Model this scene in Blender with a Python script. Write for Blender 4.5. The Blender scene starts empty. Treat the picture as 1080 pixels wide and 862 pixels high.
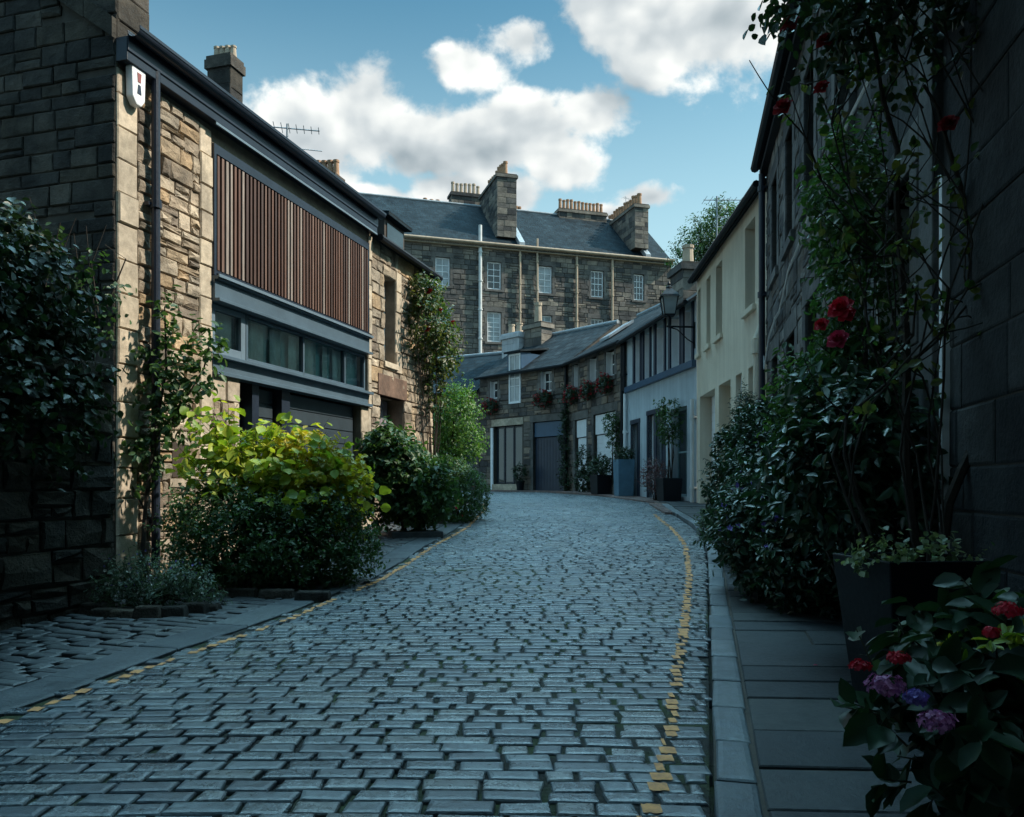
import bpy, bmesh, math, random
import numpy as np
from mathutils import Vector, Matrix
random.seed(7); rng = np.random.default_rng(7)
R = math.radians
scene = bpy.context.scene
col = scene.collection

# ------------------------------------------------------------------ camera
F, CX, HZ, HC = 830.0, 540.0, 512.0, 1.2       # focal px (1080 wide), centre, horizon row, eye height
cam = bpy.data.cameras.new('camera'); cam_o = bpy.data.objects.new('camera', cam); col.objects.link(cam_o)
cam_o.location = (0, 0, HC); cam_o.rotation_euler = (R(90), 0, 0)
cam.sensor_width = 36; cam.lens = F/1080*36; cam.shift_y = (HZ-431)/1080
cam.clip_start = .05; cam.clip_end = 3000
scene.camera = cam_o
scene.view_settings.view_transform = 'Standard'; scene.view_settings.look = 'None'
scene.view_settings.exposure = 0.75; scene.view_settings.gamma = 1

# ------------------------------------------------------------------ sun and sky
SUN = Vector((0.9, 0.04, 0.87)).normalized()
sl = bpy.data.lights.new('sun', 'SUN'); so = bpy.data.objects.new('sun', sl); col.objects.link(so)
sl.energy = 3.9; sl.angle = R(1.5); sl.color = (1, .9, .77)
so.rotation_euler = (-SUN).to_track_quat('-Z', 'Y').to_euler()
world = bpy.data.worlds.new('World'); scene.world = world; world.use_nodes = True

class NT:
    def __init__(s, tree): s.t = tree; s.n = tree.nodes; s.l = tree.links
    def new(s, typ, **kw):
        n = s.n.new(typ)
        for k, v in kw.items():
            if k.startswith('i_'):
                n.inputs[int(k[2:]) if k[2:].isdigit() else k[2:].replace('_', ' ')].default_value = v
            else: setattr(n, k, v)
        return n
    def link(s, a, b): s.l.new(a, b)
    def math(s, op, a, b=None, c=None, clamp=False):
        n = s.n.new('ShaderNodeMath'); n.operation = op; n.use_clamp = clamp
        for i, v in enumerate((a, b, c)):
            if v is None: continue
            if isinstance(v, (int, float)): n.inputs[i].default_value = v
            else: s.l.new(v, n.inputs[i])
        return n.outputs[0]
    def vmath(s, op, a, b=None):
        n = s.n.new('ShaderNodeVectorMath'); n.operation = op
        for i, v in enumerate((a, b)):
            if v is None: continue
            if isinstance(v, (tuple, list)): n.inputs[i].default_value = v
            else: s.l.new(v, n.inputs[i])
        return n
    def ramp(s, fac, stops, interp='LINEAR'):
        n = s.n.new('ShaderNodeValToRGB'); n.color_ramp.interpolation = interp
        el = n.color_ramp.elements
        while len(el) < len(stops): el.new(.5)
        for e, (p, c) in zip(el, stops):
            e.position = p; e.color = (*c, 1) if len(c) == 3 else c
        s.l.new(fac, n.inputs[0]); return n.outputs[0]
    def mix(s, fac, a, b, mode='MIX'):
        n = s.n.new('ShaderNodeMix'); n.data_type = 'RGBA'; n.blend_type = mode
        for idx, v in ((0, fac), (6, a), (7, b)):
            if isinstance(v, (int, float)): n.inputs[idx].default_value = v
            elif isinstance(v, tuple): n.inputs[idx].default_value = (*v, 1) if len(v) == 3 else v
            else: s.l.new(v, n.inputs[idx])
        return n.outputs[2]
    def noise(s, vec, scale, detail=4, rough=.55, dist=0.):
        n = s.n.new('ShaderNodeTexNoise'); n.inputs['Scale'].default_value = scale
        n.inputs['Detail'].default_value = detail; n.inputs['Roughness'].default_value = rough
        n.inputs['Distortion'].default_value = dist
        if vec is not None: s.l.new(vec, n.inputs['Vector'])
        return n.outputs['Fac']

w = NT(world.node_tree); w.n.clear()
sky = w.new('ShaderNodeTexSky', sky_type='NISHITA', sun_disc=False)
sky.sun_elevation = math.asin(SUN.z); sky.sun_rotation = math.atan2(SUN.x, SUN.y)
sky.air_density = 1.0; sky.dust_density = 1.6; sky.ozone_density = 2.2
tc = w.new('ShaderNodeTexCoord').outputs['Generated']
def sdir(px, py): return Vector(((px-CX)/F, 1, (HZ-py)/F)).normalized()
blobs = [  # px, py, rx, rz (angular size), of each cumulus
    (325, 150, .10, .10), (390, 128, .10, .09), (445, 158, .12, .07), (505, 158, .11, .062), (565, 138, .10, .065), (625, 117, .10, .055), (590, 165, .09, .07),
    (410, 212, .08, .035), (475, 203, .12, .045), (535, 208, .09, .06),
    (498, 70, .11, .05, .78), (548, 42, .11, .055, .8),
    (640, 10, .09, .07), (690, 42, .11, .085), (745, 28, .14, .08), (800, 10, .12, .07), (740, -40, .25, .08),
    (690, 208, .1, .035, .72), (640, 228, .09, .03, .7)]
dens = None
for px, py, rx, rz, *pk in blobs:
    c = sdir(px, py)
    d = w.vmath('SUBTRACT', tc, tuple(c)).outputs[0]
    d = w.vmath('MULTIPLY', d, (1/rx, 1/rx*.6, 1/rz)).outputs[0]
    ln = w.vmath('LENGTH', d).outputs['Value']
    m = w.math('SUBTRACT', pk[0] if pk else 1.0, ln)
    dens = m if dens is None else w.math('SMOOTH_MAX', dens, m, .12)
sep = w.new('ShaderNodeSeparateXYZ'); w.link(tc, sep.inputs[0])
up = w.new('ShaderNodeMapRange', interpolation_type='SMOOTHSTEP'); w.link(sep.outputs[2], up.inputs[0]); up.inputs[1].default_value = .62; up.inputs[2].default_value = .85
fd = w.new('ShaderNodeMapRange', interpolation_type='SMOOTHSTEP'); w.link(w.vmath('DOT_PRODUCT', tc, (0, .5, .866)).outputs['Value'], fd.inputs[0]); fd.inputs[1].default_value = .905; fd.inputs[2].default_value = .975
over = w.math('MAXIMUM', up.outputs[0], fd.outputs[0])          # bright sky added out of view, overhead and ahead, to light the lane
st = w.vmath('MULTIPLY', tc, (1, 1, 1.25)).outputs[0]
n1 = w.noise(st, 8.5, 9, .58, .15); nb = w.noise(st, 4.5, 3, .5)
n3 = w.noise(st, 8.5, 3, .5, .15)
n2 = w.noise(w.vmath('ADD', st, (.014, .0, .024)).outputs[0], 8.5, 3, .5, .15)
d0 = w.math('ADD', w.math('MAXIMUM', w.math('SUBTRACT', w.math('MULTIPLY', dens, 1.5), .52), -1.0), w.math('MULTIPLY', over, 1.3))
d1 = w.math('ADD', d0, w.math('ADD', w.math('MULTIPLY', w.math('SUBTRACT', n1, .5), 2.5), w.math('MULTIPLY', w.math('SUBTRACT', nb, .5), .5)))
alpha = w.new('ShaderNodeMapRange', interpolation_type='SMOOTHSTEP')
w.link(d1, alpha.inputs[0]); alpha.inputs[1].default_value = -.04; alpha.inputs[2].default_value = .34
shade = w.math('ADD', w.math('MULTIPLY', w.math('SUBTRACT', n3, n2), 3.2), .72)
core = w.new('ShaderNodeMapRange'); w.link(d1, core.inputs[0]); core.inputs[1].default_value = .3; core.inputs[2].default_value = 1.0
shade = w.math('SUBTRACT', shade, w.math('MULTIPLY', core.outputs[0], .26), clamp=True)
cloud = w.ramp(shade, [(0, (2.2, 2.7, 3.0)), (.5, (4.4, 4.8, 4.95)), (1, (7.4, 7.5, 7.2))])
cloud = w.mix(up.outputs[0], cloud, (6.5, 13., 17.))
cloud = w.mix(fd.outputs[0], cloud, (25., 49., 62.))   # unseen bright patch added just above view to make the road shine
skc = w.mix(1.0, sky.outputs[0], (.56, 1.06, .97), 'MULTIPLY')
hz = w.new('ShaderNodeMapRange', interpolation_type='SMOOTHSTEP'); w.link(sep.outputs[2], hz.inputs[0])
hz.inputs[1].default_value = .58; hz.inputs[2].default_value = .16; hz.inputs[3].default_value = 0; hz.inputs[4].default_value = .9
skc = w.mix(hz.outputs[0], skc, (4.0, 5.9, 6.5))                # thin bright vapour low in the sky
mixc = w.mix(alpha.outputs[0], skc, cloud)
bg = w.new('ShaderNodeBackground'); w.link(mixc, bg.inputs[0]); bg.inputs[1].default_value = .09
wo = w.new('ShaderNodeOutputWorld'); w.link(bg.outputs[0], wo.inputs[0])

# ------------------------------------------------------------------ ground profile (the lane climbs away from us)
GY = [-40, 3, 6, 9.7, 14, 20, 26, 30, 40, 400]
GZ = [0, 0, .06, .19, .40, .70, .84, .92, 1.0, 1.0]
def G(y):
    return float(np.interp([y-1, y-.5, y, y+.5, y+1], GY, GZ).mean())
def gp(px, py):
    lo, hi = .5, 60.
    for _ in range(60):
        m = (lo+hi)/2
        if (py-HZ)/F*m > HC-G(m): hi = m
        else: lo = m
    return ((px-CX)/F*lo, lo)

# ------------------------------------------------------------------ mesh builder
class MB:
    def __init__(s): s.v = []; s.f = []; s.m = []
    def add(s, vs, fs, mi=0):
        b = len(s.v); s.v.extend([tuple(map(float, p)) for p in vs])
        s.f.extend([tuple(b+i for i in q) for q in fs]); s.m.extend([mi]*len(fs)); return s
    def box(s, x0, x1, y0, y1, z0, z1, mi=0):
        return s.add([(x0,y0,z0),(x1,y0,z0),(x1,y1,z0),(x0,y1,z0),(x0,y0,z1),(x1,y0,z1),(x1,y1,z1),(x0,y1,z1)],
              [(0,3,2,1),(4,5,6,7),(0,1,5,4),(1,2,6,5),(2,3,7,6),(3,0,4,7)], mi)
    def frustum(s, c, w0, d0, w1, d1, z0, z1, mi=0):
        x, y = c
        return s.add([(x-w0,y-d0,z0),(x+w0,y-d0,z0),(x+w0,y+d0,z0),(x-w0,y+d0,z0),(x-w1,y-d1,z1),(x+w1,y-d1,z1),(x+w1,y+d1,z1),(x-w1,y+d1,z1)],
              [(0,3,2,1),(4,5,6,7),(0,1,5,4),(1,2,6,5),(2,3,7,6),(3,0,4,7)], mi)
    def tube(s, pts, r, n=8, mi=0, cap=True):
        pts = [Vector(p) for p in pts]; rs = r if isinstance(r, (list, tuple)) else [r]*len(pts)
        b = len(s.v)
        for i, p in enumerate(pts):
            t = (pts[min(i+1, len(pts)-1)]-pts[max(i-1, 0)]).normalized()
            a = t.orthogonal().normalized() if abs(t.z) > .9 else t.cross(Vector((0,0,1))).normalized()
            c = t.cross(a)
            for k in range(n):
                q = 2*math.pi*k/n
                s.v.append(tuple(p+rs[i]*(a*math.cos(q)+c*math.sin(q))))
        for i in range(len(pts)-1):
            for k in range(n):
                k2 = (k+1) % n
                s.f.append((b+i*n+k, b+i*n+k2, b+(i+1)*n+k2, b+(i+1)*n+k)); s.m.append(mi)
        if cap:
            s.f.append(tuple(b+k for k in range(n))[::-1]); s.m.append(mi)
            e = b+(len(pts)-1)*n; s.f.append(tuple(e+k for k in range(n))); s.m.append(mi)
        return s
    def lathe(s, c, prof, n=16, mi=0):
        b = len(s.v)
        for r, z in prof:
            for k in range(n):
                q = 2*math.pi*k/n; s.v.append((c[0]+r*math.cos(q), c[1]+r*math.sin(q), c[2]+z))
        for i in range(len(prof)-1):
            for k in range(n):
                k2 = (k+1) % n; s.f.append((b+i*n+k, b+i*n+k2, b+(i+1)*n+k2, b+(i+1)*n+k)); s.m.append(mi)
        s.f.append(tuple(b+k for k in range(n))[::-1]); s.m.append(mi)
        e = b+(len(prof)-1)*n; s.f.append(tuple(e+k for k in range(n))); s.m.append(mi)
        return s
    def prism(s, poly, y0, y1, mi=0):            # outline in x,z extruded along y
        n = len(poly); b = len(s.v)
        s.v += [(x, y0, z) for x, z in poly]+[(x, y1, z) for x, z in poly]
        s.f += [tuple(b+i for i in range(n)), tuple(b+n+i for i in range(n))[::-1]]
        s.f += [(b+i, b+n+i, b+n+(i+1) % n, b+(i+1) % n) for i in range(n)]
        s.m += [mi]*(n+2); return s
    def build(s, name, mats, parent=None, smooth=False, bevel=0, auto=False):
        me = bpy.data.meshes.new(name); me.from_pydata(s.v, [], s.f)
        mats = mats if isinstance(mats, (list, tuple)) else [mats]
        for m in mats: me.materials.append(m)
        me.polygons.foreach_set('material_index', s.m)
        if smooth: me.polygons.foreach_set('use_smooth', [True]*len(me.polygons))
        me.update()
        o = bpy.data.objects.new(name, me); col.objects.link(o)
        if parent is not None: o.parent = parent
        if bevel:
            bv = o.modifiers.new('Bevel', 'BEVEL'); bv.width = bevel; bv.segments = 2; bv.limit_method = 'ANGLE'
        return o

def np_mesh(name, V, faces, mat, parent=None, smooth=False):
    """V (n,3); faces (m,k) all same size"""
    me = bpy.data.meshes.new(name); V = np.asarray(V, np.float32); faces = np.asarray(faces, np.int32)
    k = faces.shape[1]
    me.vertices.add(len(V)); me.vertices.foreach_set('co', V.ravel())
    me.loops.add(faces.size); me.loops.foreach_set('vertex_index', faces.ravel())
    me.polygons.add(len(faces)); me.polygons.foreach_set('loop_start', np.arange(0, faces.size, k, dtype=np.int32))
    me.polygons.foreach_set('use_smooth', np.full(len(faces), bool(smooth)))
    me.update(calc_edges=True); me.validate()
    me.materials.append(mat)
    o = bpy.data.objects.new(name, me); col.objects.link(o)
    if parent is not None: o.parent = parent
    return o

def tag(o, label=None, cat=None, group=None, kind=None):
    if label: o['label'] = label
    if cat: o['category'] = cat
    if group: o['group'] = group
    if kind: o['kind'] = kind
    return o
def thing(name, label, cat, loc=(0,0,0), rz=0, group=None):
    o = bpy.data.objects.new(name, None); col.objects.link(o); o.empty_display_size = .2
    o.location = loc; o.rotation_euler = (0, 0, rz)
    return tag(o, label, cat, group)
def copy_tree(o, parent=None):
    c = o.copy(); col.objects.link(c)
    if parent is not None: c.parent = parent
    for ch in list(o.children): copy_tree(ch, c)
    return c

# ------------------------------------------------------------------ materials
def mat(name):
    m = bpy.data.materials.new(name); m.use_nodes = True; t = NT(m.node_tree)
    return m, t, t.n['Principled BSDF']
def bump(t, b, h, strength=.4, dist=.02):
    n = t.new('ShaderNodeBump'); n.inputs['Strength'].default_value = strength; n.inputs['Distance'].default_value = dist
    t.link(h, n.inputs['Height']); t.link(n.outputs[0], b.inputs['Normal'])
def objco(t): return t.new('ShaderNodeTexCoord').outputs['Object']
def rnd(t): return t.new('ShaderNodeNewGeometry').outputs['Random Per Island']

def stone_mat(name, cols, scale=6, rough=.85, bs=.5, bd=.02, stain=.5, spec=.3):
    m, t, b = mat(name); co = objco(t); r = rnd(t)
    n = len(cols); c = t.ramp(r, [(i/n, k) for i, k in enumerate(cols)], 'CONSTANT')
    off = t.vmath('ADD', co, None); cmb = t.new('ShaderNodeCombineXYZ')
    t.link(t.math('MULTIPLY', r, 37.), cmb.inputs[0]); t.link(t.math('MULTIPLY', r, 91.), cmb.inputs[2]); t.link(cmb.outputs[0], off.inputs[1])
    co2 = off.outputs[0]
    n1 = t.noise(co2, scale, 6, .6); n2 = t.noise(co, scale*.18, 5, .6); n3 = t.noise(co2, scale*7, 4, .7)
    v = t.ramp(n1, [(.25, (.62,)*3), (.75, (1.3,)*3)])
    c = t.mix(1., c, v, 'MULTIPLY')
    s = t.ramp(n2, [(.42, (1-stain*.75, 1-stain*.72, 1-stain*.68)), (.62, (1.05,)*3)])
    c = t.mix(1., c, s, 'MULTIPLY')
    g = t.ramp(n3, [(.3, (.8,)*3), (.7, (1.12,)*3)]); c = t.mix(1., c, g, 'MULTIPLY')
    t.link(c, b.inputs['Base Color']); b.inputs['Roughness'].default_value = rough; b.inputs['Specular IOR Level'].default_value = spec
    h = t.math('ADD', t.math('MULTIPLY', n1, 1.), t.math('MULTIPLY', n3, .35))
    bump(t, b, h, bs, bd)
    return m
def plain_mat(name, c, rough=.5, metal=0., var=.25, scale=3, bs=.12, spec=.4, fine=40):
    m, t, b = mat(name); co = objco(t)
    n = t.noise(co, scale, 6, .65); n2 = t.noise(co, fine, 3, .6)
    v = t.ramp(n, [(.3, (1-var,)*3), (.7, (1+var*.5,)*3)])
    cc = t.mix(1., c, v, 'MULTIPLY'); t.link(cc, b.inputs['Base Color'])
    rr = t.math('ADD', t.math('MULTIPLY', t.math('SUBTRACT', n2, .5), .25), rough); t.link(rr, b.inputs['Roughness'])
    b.inputs['Metallic'].default_value = metal; b.inputs['Specular IOR Level'].default_value = spec
    if bs: bump(t, b, n2, bs, .01)
    return m
def glass_mat(name, c, rough=.03, wob=.02):
    m, t, b = mat(name); co = objco(t); n = t.noise(co, 1.6, 2, .5)
    v = t.ramp(n, [(.3, tuple(x*.6 for x in c)), (.7, tuple(x*1.25 for x in c))]); t.link(v, b.inputs['Base Color'])
    b.inputs['Roughness'].default_value = rough; b.inputs['IOR'].default_value = 1.5; b.inputs['Specular IOR Level'].default_value = .9
    bump(t, b, n, wob, .2); return m
def leaf_mat(name, cols, rough=.4, trans=.35, tcol=None, spec=.4):
    m, t, b = mat(name); r = rnd(t)
    c = t.ramp(r, [(i/max(1, len(cols)-1), k) for i, k in enumerate(cols)])
    n = t.noise(objco(t), 2.2, 3, .5); c = t.mix(1., c, t.ramp(n, [(.3, (.7,)*3), (.7, (1.2,)*3)]), 'MULTIPLY')
    t.link(c, b.inputs['Base Color']); b.inputs['Roughness'].default_value = rough; b.inputs['Specular IOR Level'].default_value = spec
    tr = t.new('ShaderNodeBsdfTranslucent'); t.link(t.mix(1., c, tcol or (1.5, 1.6, .7), 'MULTIPLY'), tr.inputs[0])
    mx = t.new('ShaderNodeMixShader'); mx.inputs[0].default_value = trans
    t.link(b.outputs[0], mx.inputs[1]); t.link(tr.outputs[0], mx.inputs[2])
    t.link(mx.outputs[0], t.n['Material Output'].inputs['Surface']); return m
def slate_mat(name, c0, c1, sx=.42, sz=.34):
    m, t, b = mat(name); co = objco(t); sp = t.new('ShaderNodeSeparateXYZ'); t.link(co, sp.inputs[0])
    cb = t.new('ShaderNodeCombineXYZ'); t.link(sp.outputs[0], cb.inputs[0]); t.link(t.math('MULTIPLY', sp.outputs[2], 1.6), cb.inputs[1])
    br = t.new('ShaderNodeTexBrick'); t.link(cb.outputs[0], br.inputs['Vector']); br.offset = .5
    br.inputs['Scale'].default_value = 1; br.inputs['Brick Width'].default_value = sx; br.inputs['Row Height'].default_value = sz
    br.inputs['Mortar Size'].default_value = .022; br.inputs['Mortar Smooth'].default_value = .3; br.inputs['Bias'].default_value = 0
    br.inputs['Color1'].default_value = (*c0, 1); br.inputs['Color2'].default_value = (*c1, 1); br.inputs['Mortar'].default_value = (.012, .015, .018, 1)
    n = t.noise(co, 1.6, 8, .75); c = t.mix(1., br.outputs[0], t.ramp(n, [(.3, (.4,)*3), (.7, (1.9, 1.85, 1.75))]), 'MULTIPLY')
    t.link(c, b.inputs['Base Color']); b.inputs['Roughness'].default_value = .75; b.inputs['Specular IOR Level'].default_value = .08
    h = t.math('SUBTRACT', t.noise(co, 6, 4), br.outputs['Fac']); bump(t, b, h, .5, .02); return m
def harl_mat(name, c, stain):
    m, t, b = mat(name); co = objco(t); n = t.noise(co, 70, 4, .7); n2 = t.noise(co, .8, 6, .65)
    sc = t.vmath('MULTIPLY', co, (5, 5, .5)).outputs[0]; n3 = t.noise(sc, 1, 5, .6)
    k = t.math('MULTIPLY', t.math('ADD', n2, n3), .5)
    cc = t.mix(t.ramp(k, [(.4, (1,)*3), (.6, (0,)*3)]), c, stain); t.link(cc, b.inputs['Base Color'])
    b.inputs['Roughness'].default_value = .95; b.inputs['Specular IOR Level'].default_value = .15; bump(t, b, n, .9, .03); return m
def timber_mat(name, cols):
    m, t, b = mat(name); co = objco(t); r = rnd(t); n = len(cols)
    c = t.ramp(r, [(i/n, k) for i, k in enumerate(cols)], 'CONSTANT')
    g = t.noise(t.vmath('MULTIPLY', co, (60, 60, 3)).outputs[0], 1, 5, .6, 1.)
    c = t.mix(1., c, t.ramp(g, [(.3, (.6,)*3), (.7, (1.25,)*3)]), 'MULTIPLY'); t.link(c, b.inputs['Base Color'])
    b.inputs['Roughness'].default_value = .55; bump(t, b, g, .3, .005); return m

M = {}
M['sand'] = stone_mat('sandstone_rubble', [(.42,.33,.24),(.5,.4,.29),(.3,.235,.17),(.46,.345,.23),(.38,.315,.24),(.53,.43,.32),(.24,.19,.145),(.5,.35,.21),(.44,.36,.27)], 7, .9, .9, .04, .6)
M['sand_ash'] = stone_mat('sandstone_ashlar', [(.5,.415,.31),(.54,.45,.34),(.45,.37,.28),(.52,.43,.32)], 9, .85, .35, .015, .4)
M['sand_dark'] = stone_mat('sooty_sandstone', [(.07,.063,.055),(.095,.082,.068),(.05,.046,.042),(.08,.068,.053),(.125,.107,.088),(.06,.055,.05)], 7, .9, .8, .04, .7)  # gable shade put into the stone colour; chimneys and skews share it
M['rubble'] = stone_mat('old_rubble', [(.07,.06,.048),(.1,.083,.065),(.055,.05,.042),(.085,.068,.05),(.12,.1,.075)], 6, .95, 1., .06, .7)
M['mortar'] = plain_mat('lime_mortar', (.22,.18,.135), .95, 0, .4, 5, .5)
M['mortar_dk'] = plain_mat('dark_mortar', (.075,.066,.056), .95, 0, .4, 5, .5)
M['ten'] = stone_mat('tenement_rubble', [(.17,.155,.14),(.25,.22,.185),(.11,.105,.1),(.2,.18,.155),(.3,.26,.215),(.15,.14,.13),(.085,.085,.085)], 3, .9, .6, .04, .5)
M['ten_trim'] = stone_mat('tenement_dressing', [(.19,.175,.16),(.16,.15,.14)], 3, .9, .3, .02, .5)
M['mews'] = stone_mat('mews_rubble', [(.22,.175,.14),(.15,.13,.115),(.31,.24,.185),(.11,.1,.095),(.26,.205,.155),(.19,.17,.145)], 4, .9, .7, .04, .5)
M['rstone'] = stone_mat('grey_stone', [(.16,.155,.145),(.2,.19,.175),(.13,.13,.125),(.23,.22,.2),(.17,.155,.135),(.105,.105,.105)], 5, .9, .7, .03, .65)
M['rstone_dk'] = stone_mat('sooty_grey_stone', [(.045,.048,.05),(.06,.062,.062),(.036,.038,.04),(.066,.066,.064)], 5, .9, .7, .03, .7)  # darker grey for the near right house
M['rash'] = stone_mat('grey_ashlar', [(.13,.13,.126),(.11,.11,.108),(.15,.146,.138)], 8, .85, .4, .015, .6)
M['cream'] = harl_mat('cream_harling', (.82,.72,.57), (.66,.57,.44))
M['bluegrey'] = harl_mat('bluegrey_harling', (.55,.62,.66), (.42,.48,.52))
M['white_harl'] = harl_mat('white_harling', (.68,.7,.72), (.5,.52,.55))
M['slate'] = slate_mat('slate', (.008,.017,.025), (.015,.028,.038))
M['slate2'] = slate_mat('slate_weathered', (.017,.026,.033), (.032,.042,.05))
M['lead'] = plain_mat('lead', (.3,.34,.37), .5, .0, .35)
M['steel'] = plain_mat('bluegrey_steel', (.075,.115,.15), .38, 0, .2, 2)
M['steel_lt'] = plain_mat('light_steel', (.16,.22,.27), .35, .2, .15)
M['black'] = plain_mat('black_paint', (.008,.011,.015), .5, 0, .3, spec=.22)
M['pipe_blue'] = plain_mat('blue_black_paint', (.018,.026,.042), .35, 0, .3)
M['door_dk'] = plain_mat('anthracite_door', (.035,.05,.062), .42, 0, .2)
M['navy'] = plain_mat('navy_paint', (.018,.03,.055), .4, 0, .2)
M['blue_pt'] = plain_mat('blue_paint', (.035,.085,.15), .4, 0, .2)
M['blue_box'] = plain_mat('dusty_blue_paint', (.1,.2,.28), .5, 0, .25)
M['teal_pt'] = plain_mat('pale_teal_paint', (.16,.27,.3), .5, 0, .25)
M['white'] = plain_mat('white_paint', (.82,.84,.86), .45, 0, .12)
M['offwhite'] = plain_mat('offwhite_paint', (.62,.64,.64), .5, 0, .15)
M['lilac'] = plain_mat('mauve_paint', (.28,.24,.28), .5, 0, .2)
M['creampipe'] = plain_mat('cream_paint', (.66,.6,.48), .5, 0, .2)
M['terra'] = plain_mat('terracotta', (.42,.24,.14), .8, 0, .35, 4)
M['buff_pot'] = plain_mat('buff_clay', (.44,.35,.26), .8, 0, .3, 4)
M['timber'] = timber_mat('cedar_slats', [(.1,.044,.028),(.078,.036,.024),(.13,.062,.04),(.06,.03,.022),(.16,.09,.065),(.09,.04,.026),(.11,.05,.032),(.075,.034,.022),(.26,.21,.18)])
M['wood_dk'] = timber_mat('dark_timber', [(.05,.035,.025)])
M['void'] = plain_mat('dark_interior', (.012,.014,.017), .9, 0, .2, 3, 0)
M['glass'] = glass_mat('window_glass', (.02,.03,.036))
M['glass_teal'] = glass_mat('teal_glass', (.04,.1,.115), .02, .03)
m, t, b = mat('clear_glass'); tr = t.new('ShaderNodeBsdfTransparent'); tr.inputs[0].default_value = (.86, 1, 1, 1); gg = t.new('ShaderNodeBsdfGlossy'); gg.inputs['Roughness'].default_value = .02
fr = t.new('ShaderNodeFresnel'); fr.inputs[0].default_value = 1.5; mx = t.new('ShaderNodeMixShader'); t.link(t.math('ADD', t.math('MULTIPLY', fr.outputs[0], 1.1), .06, clamp=True), mx.inputs[0]); t.link(tr.outputs[0], mx.inputs[1]); t.link(gg.outputs[0], mx.inputs[2])
nz = t.noise(objco(t), 2.5, 2); bn = t.new('ShaderNodeBump'); bn.inputs['Strength'].default_value = .01; bn.inputs['Distance'].default_value = .2; t.link(nz, bn.inputs['Height']); t.link(bn.outputs[0], gg.inputs['Normal'])
t.link(mx.outputs[0], t.n['Material Output'].inputs['Surface']); M['clear'] = m
M['teal_blind'] = plain_mat('teal_blind', (.36, .6, .64), .8, 0, .3, 2, .1)
M['curtain'] = plain_mat('pale_curtain', (.8, .84, .84), .9, 0, .25, 6, .2)
M['glass_lt'] = glass_mat('glass_with_pale_blind', (.3,.34,.36), .06)
M['red_sand'] = stone_mat('red_sandstone', [(.2,.125,.09)], 8, .85, .4, .02, .5)
M['bark'] = plain_mat('bark', (.035,.028,.022), .9, 0, .5, 14, .6)
M['stem'] = plain_mat('green_brown_stem', (.045,.045,.025), .8, 0, .5, 14, .4)
M['l_dark'] = leaf_mat('dark_leaves', [(.016,.036,.018),(.026,.056,.026),(.035,.07,.03)], .38, .2)
M['l_vdark'] = leaf_mat('ivy_leaves', [(.014,.03,.018),(.022,.045,.024),(.032,.058,.03)], .4, .15)
M['l_mid'] = leaf_mat('mid_green_leaves', [(.03,.075,.028),(.045,.1,.035),(.065,.12,.04)], .45, .35)
M['l_lime'] = leaf_mat('lime_leaves', [(.14,.24,.03),(.24,.36,.04),(.36,.44,.05),(.44,.46,.06)], .45, .42, (1.3,1.25,.5))
M['l_gold'] = leaf_mat('golden_leaves', [(.4,.37,.04),(.5,.42,.05),(.3,.33,.04)], .45, .42, (1.2,1.1,.4))
M['l_gloss'] = leaf_mat('glossy_leaves', [(.014,.042,.024),(.024,.062,.032),(.036,.085,.04)], .33, .15, spec=.5)
M['l_hyd'] = leaf_mat('hydrangea_leaves', [(.014,.04,.022),(.022,.056,.03),(.03,.07,.035)], .45, .15, spec=.35)
M['l_bright'] = leaf_mat('bright_green_leaves', [(.06,.14,.03),(.09,.19,.04),(.12,.22,.05)], .45, .4)
M['l_rose'] = leaf_mat('rose_leaves', [(.03,.07,.025),(.05,.1,.035),(.1,.1,.03),(.07,.11,.04)], .4, .35)
M['l_grey'] = leaf_mat('silver_green_leaves', [(.1,.15,.12),(.14,.2,.15),(.08,.13,.09)], .6, .25)
M['l_var'] = leaf_mat('variegated_leaves', [(.08,.14,.07),(.3,.34,.2),(.06,.12,.06)], .45, .25)
M['p_red'] = leaf_mat('red_petals', [(.42,.01,.025),(.62,.02,.05),(.5,.012,.04)], .6, .25, (1.2,.6,.6))
M['p_pink'] = leaf_mat('pink_petals', [(.5,.03,.09),(.62,.06,.13)], .6, .25, (1.2,.7,.8))
M['p_dkred'] = leaf_mat('dark_red_petals', [(.26,.016,.022),(.38,.025,.035)], .6, .2, (1.2,.6,.6))
M['p_mauve'] = leaf_mat('mauve_petals', [(.3,.06,.2),(.66,.3,.5),(.22,.06,.22),(.6,.22,.42)], .6, .25, (1.1,.8,1.1))
M['p_violet'] = leaf_mat('violet_petals', [(.17,.13,.42),(.26,.2,.52)], .6, .25, (1,.8,1.3))
M['p_white'] = leaf_mat('white_petals', [(.75,.74,.66),(.8,.78,.7)], .6, .2, (1,1,.9))
M['p_yel'] = leaf_mat('yellow_petals', [(.6,.5,.05),(.5,.5,.08)], .6, .2, (1,1,.6))
M['heather'] = leaf_mat('heather_leaves', [(.2,.1,.11),(.26,.14,.15),(.12,.1,.06)], .6, .25, (1,.9,.9))

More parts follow.
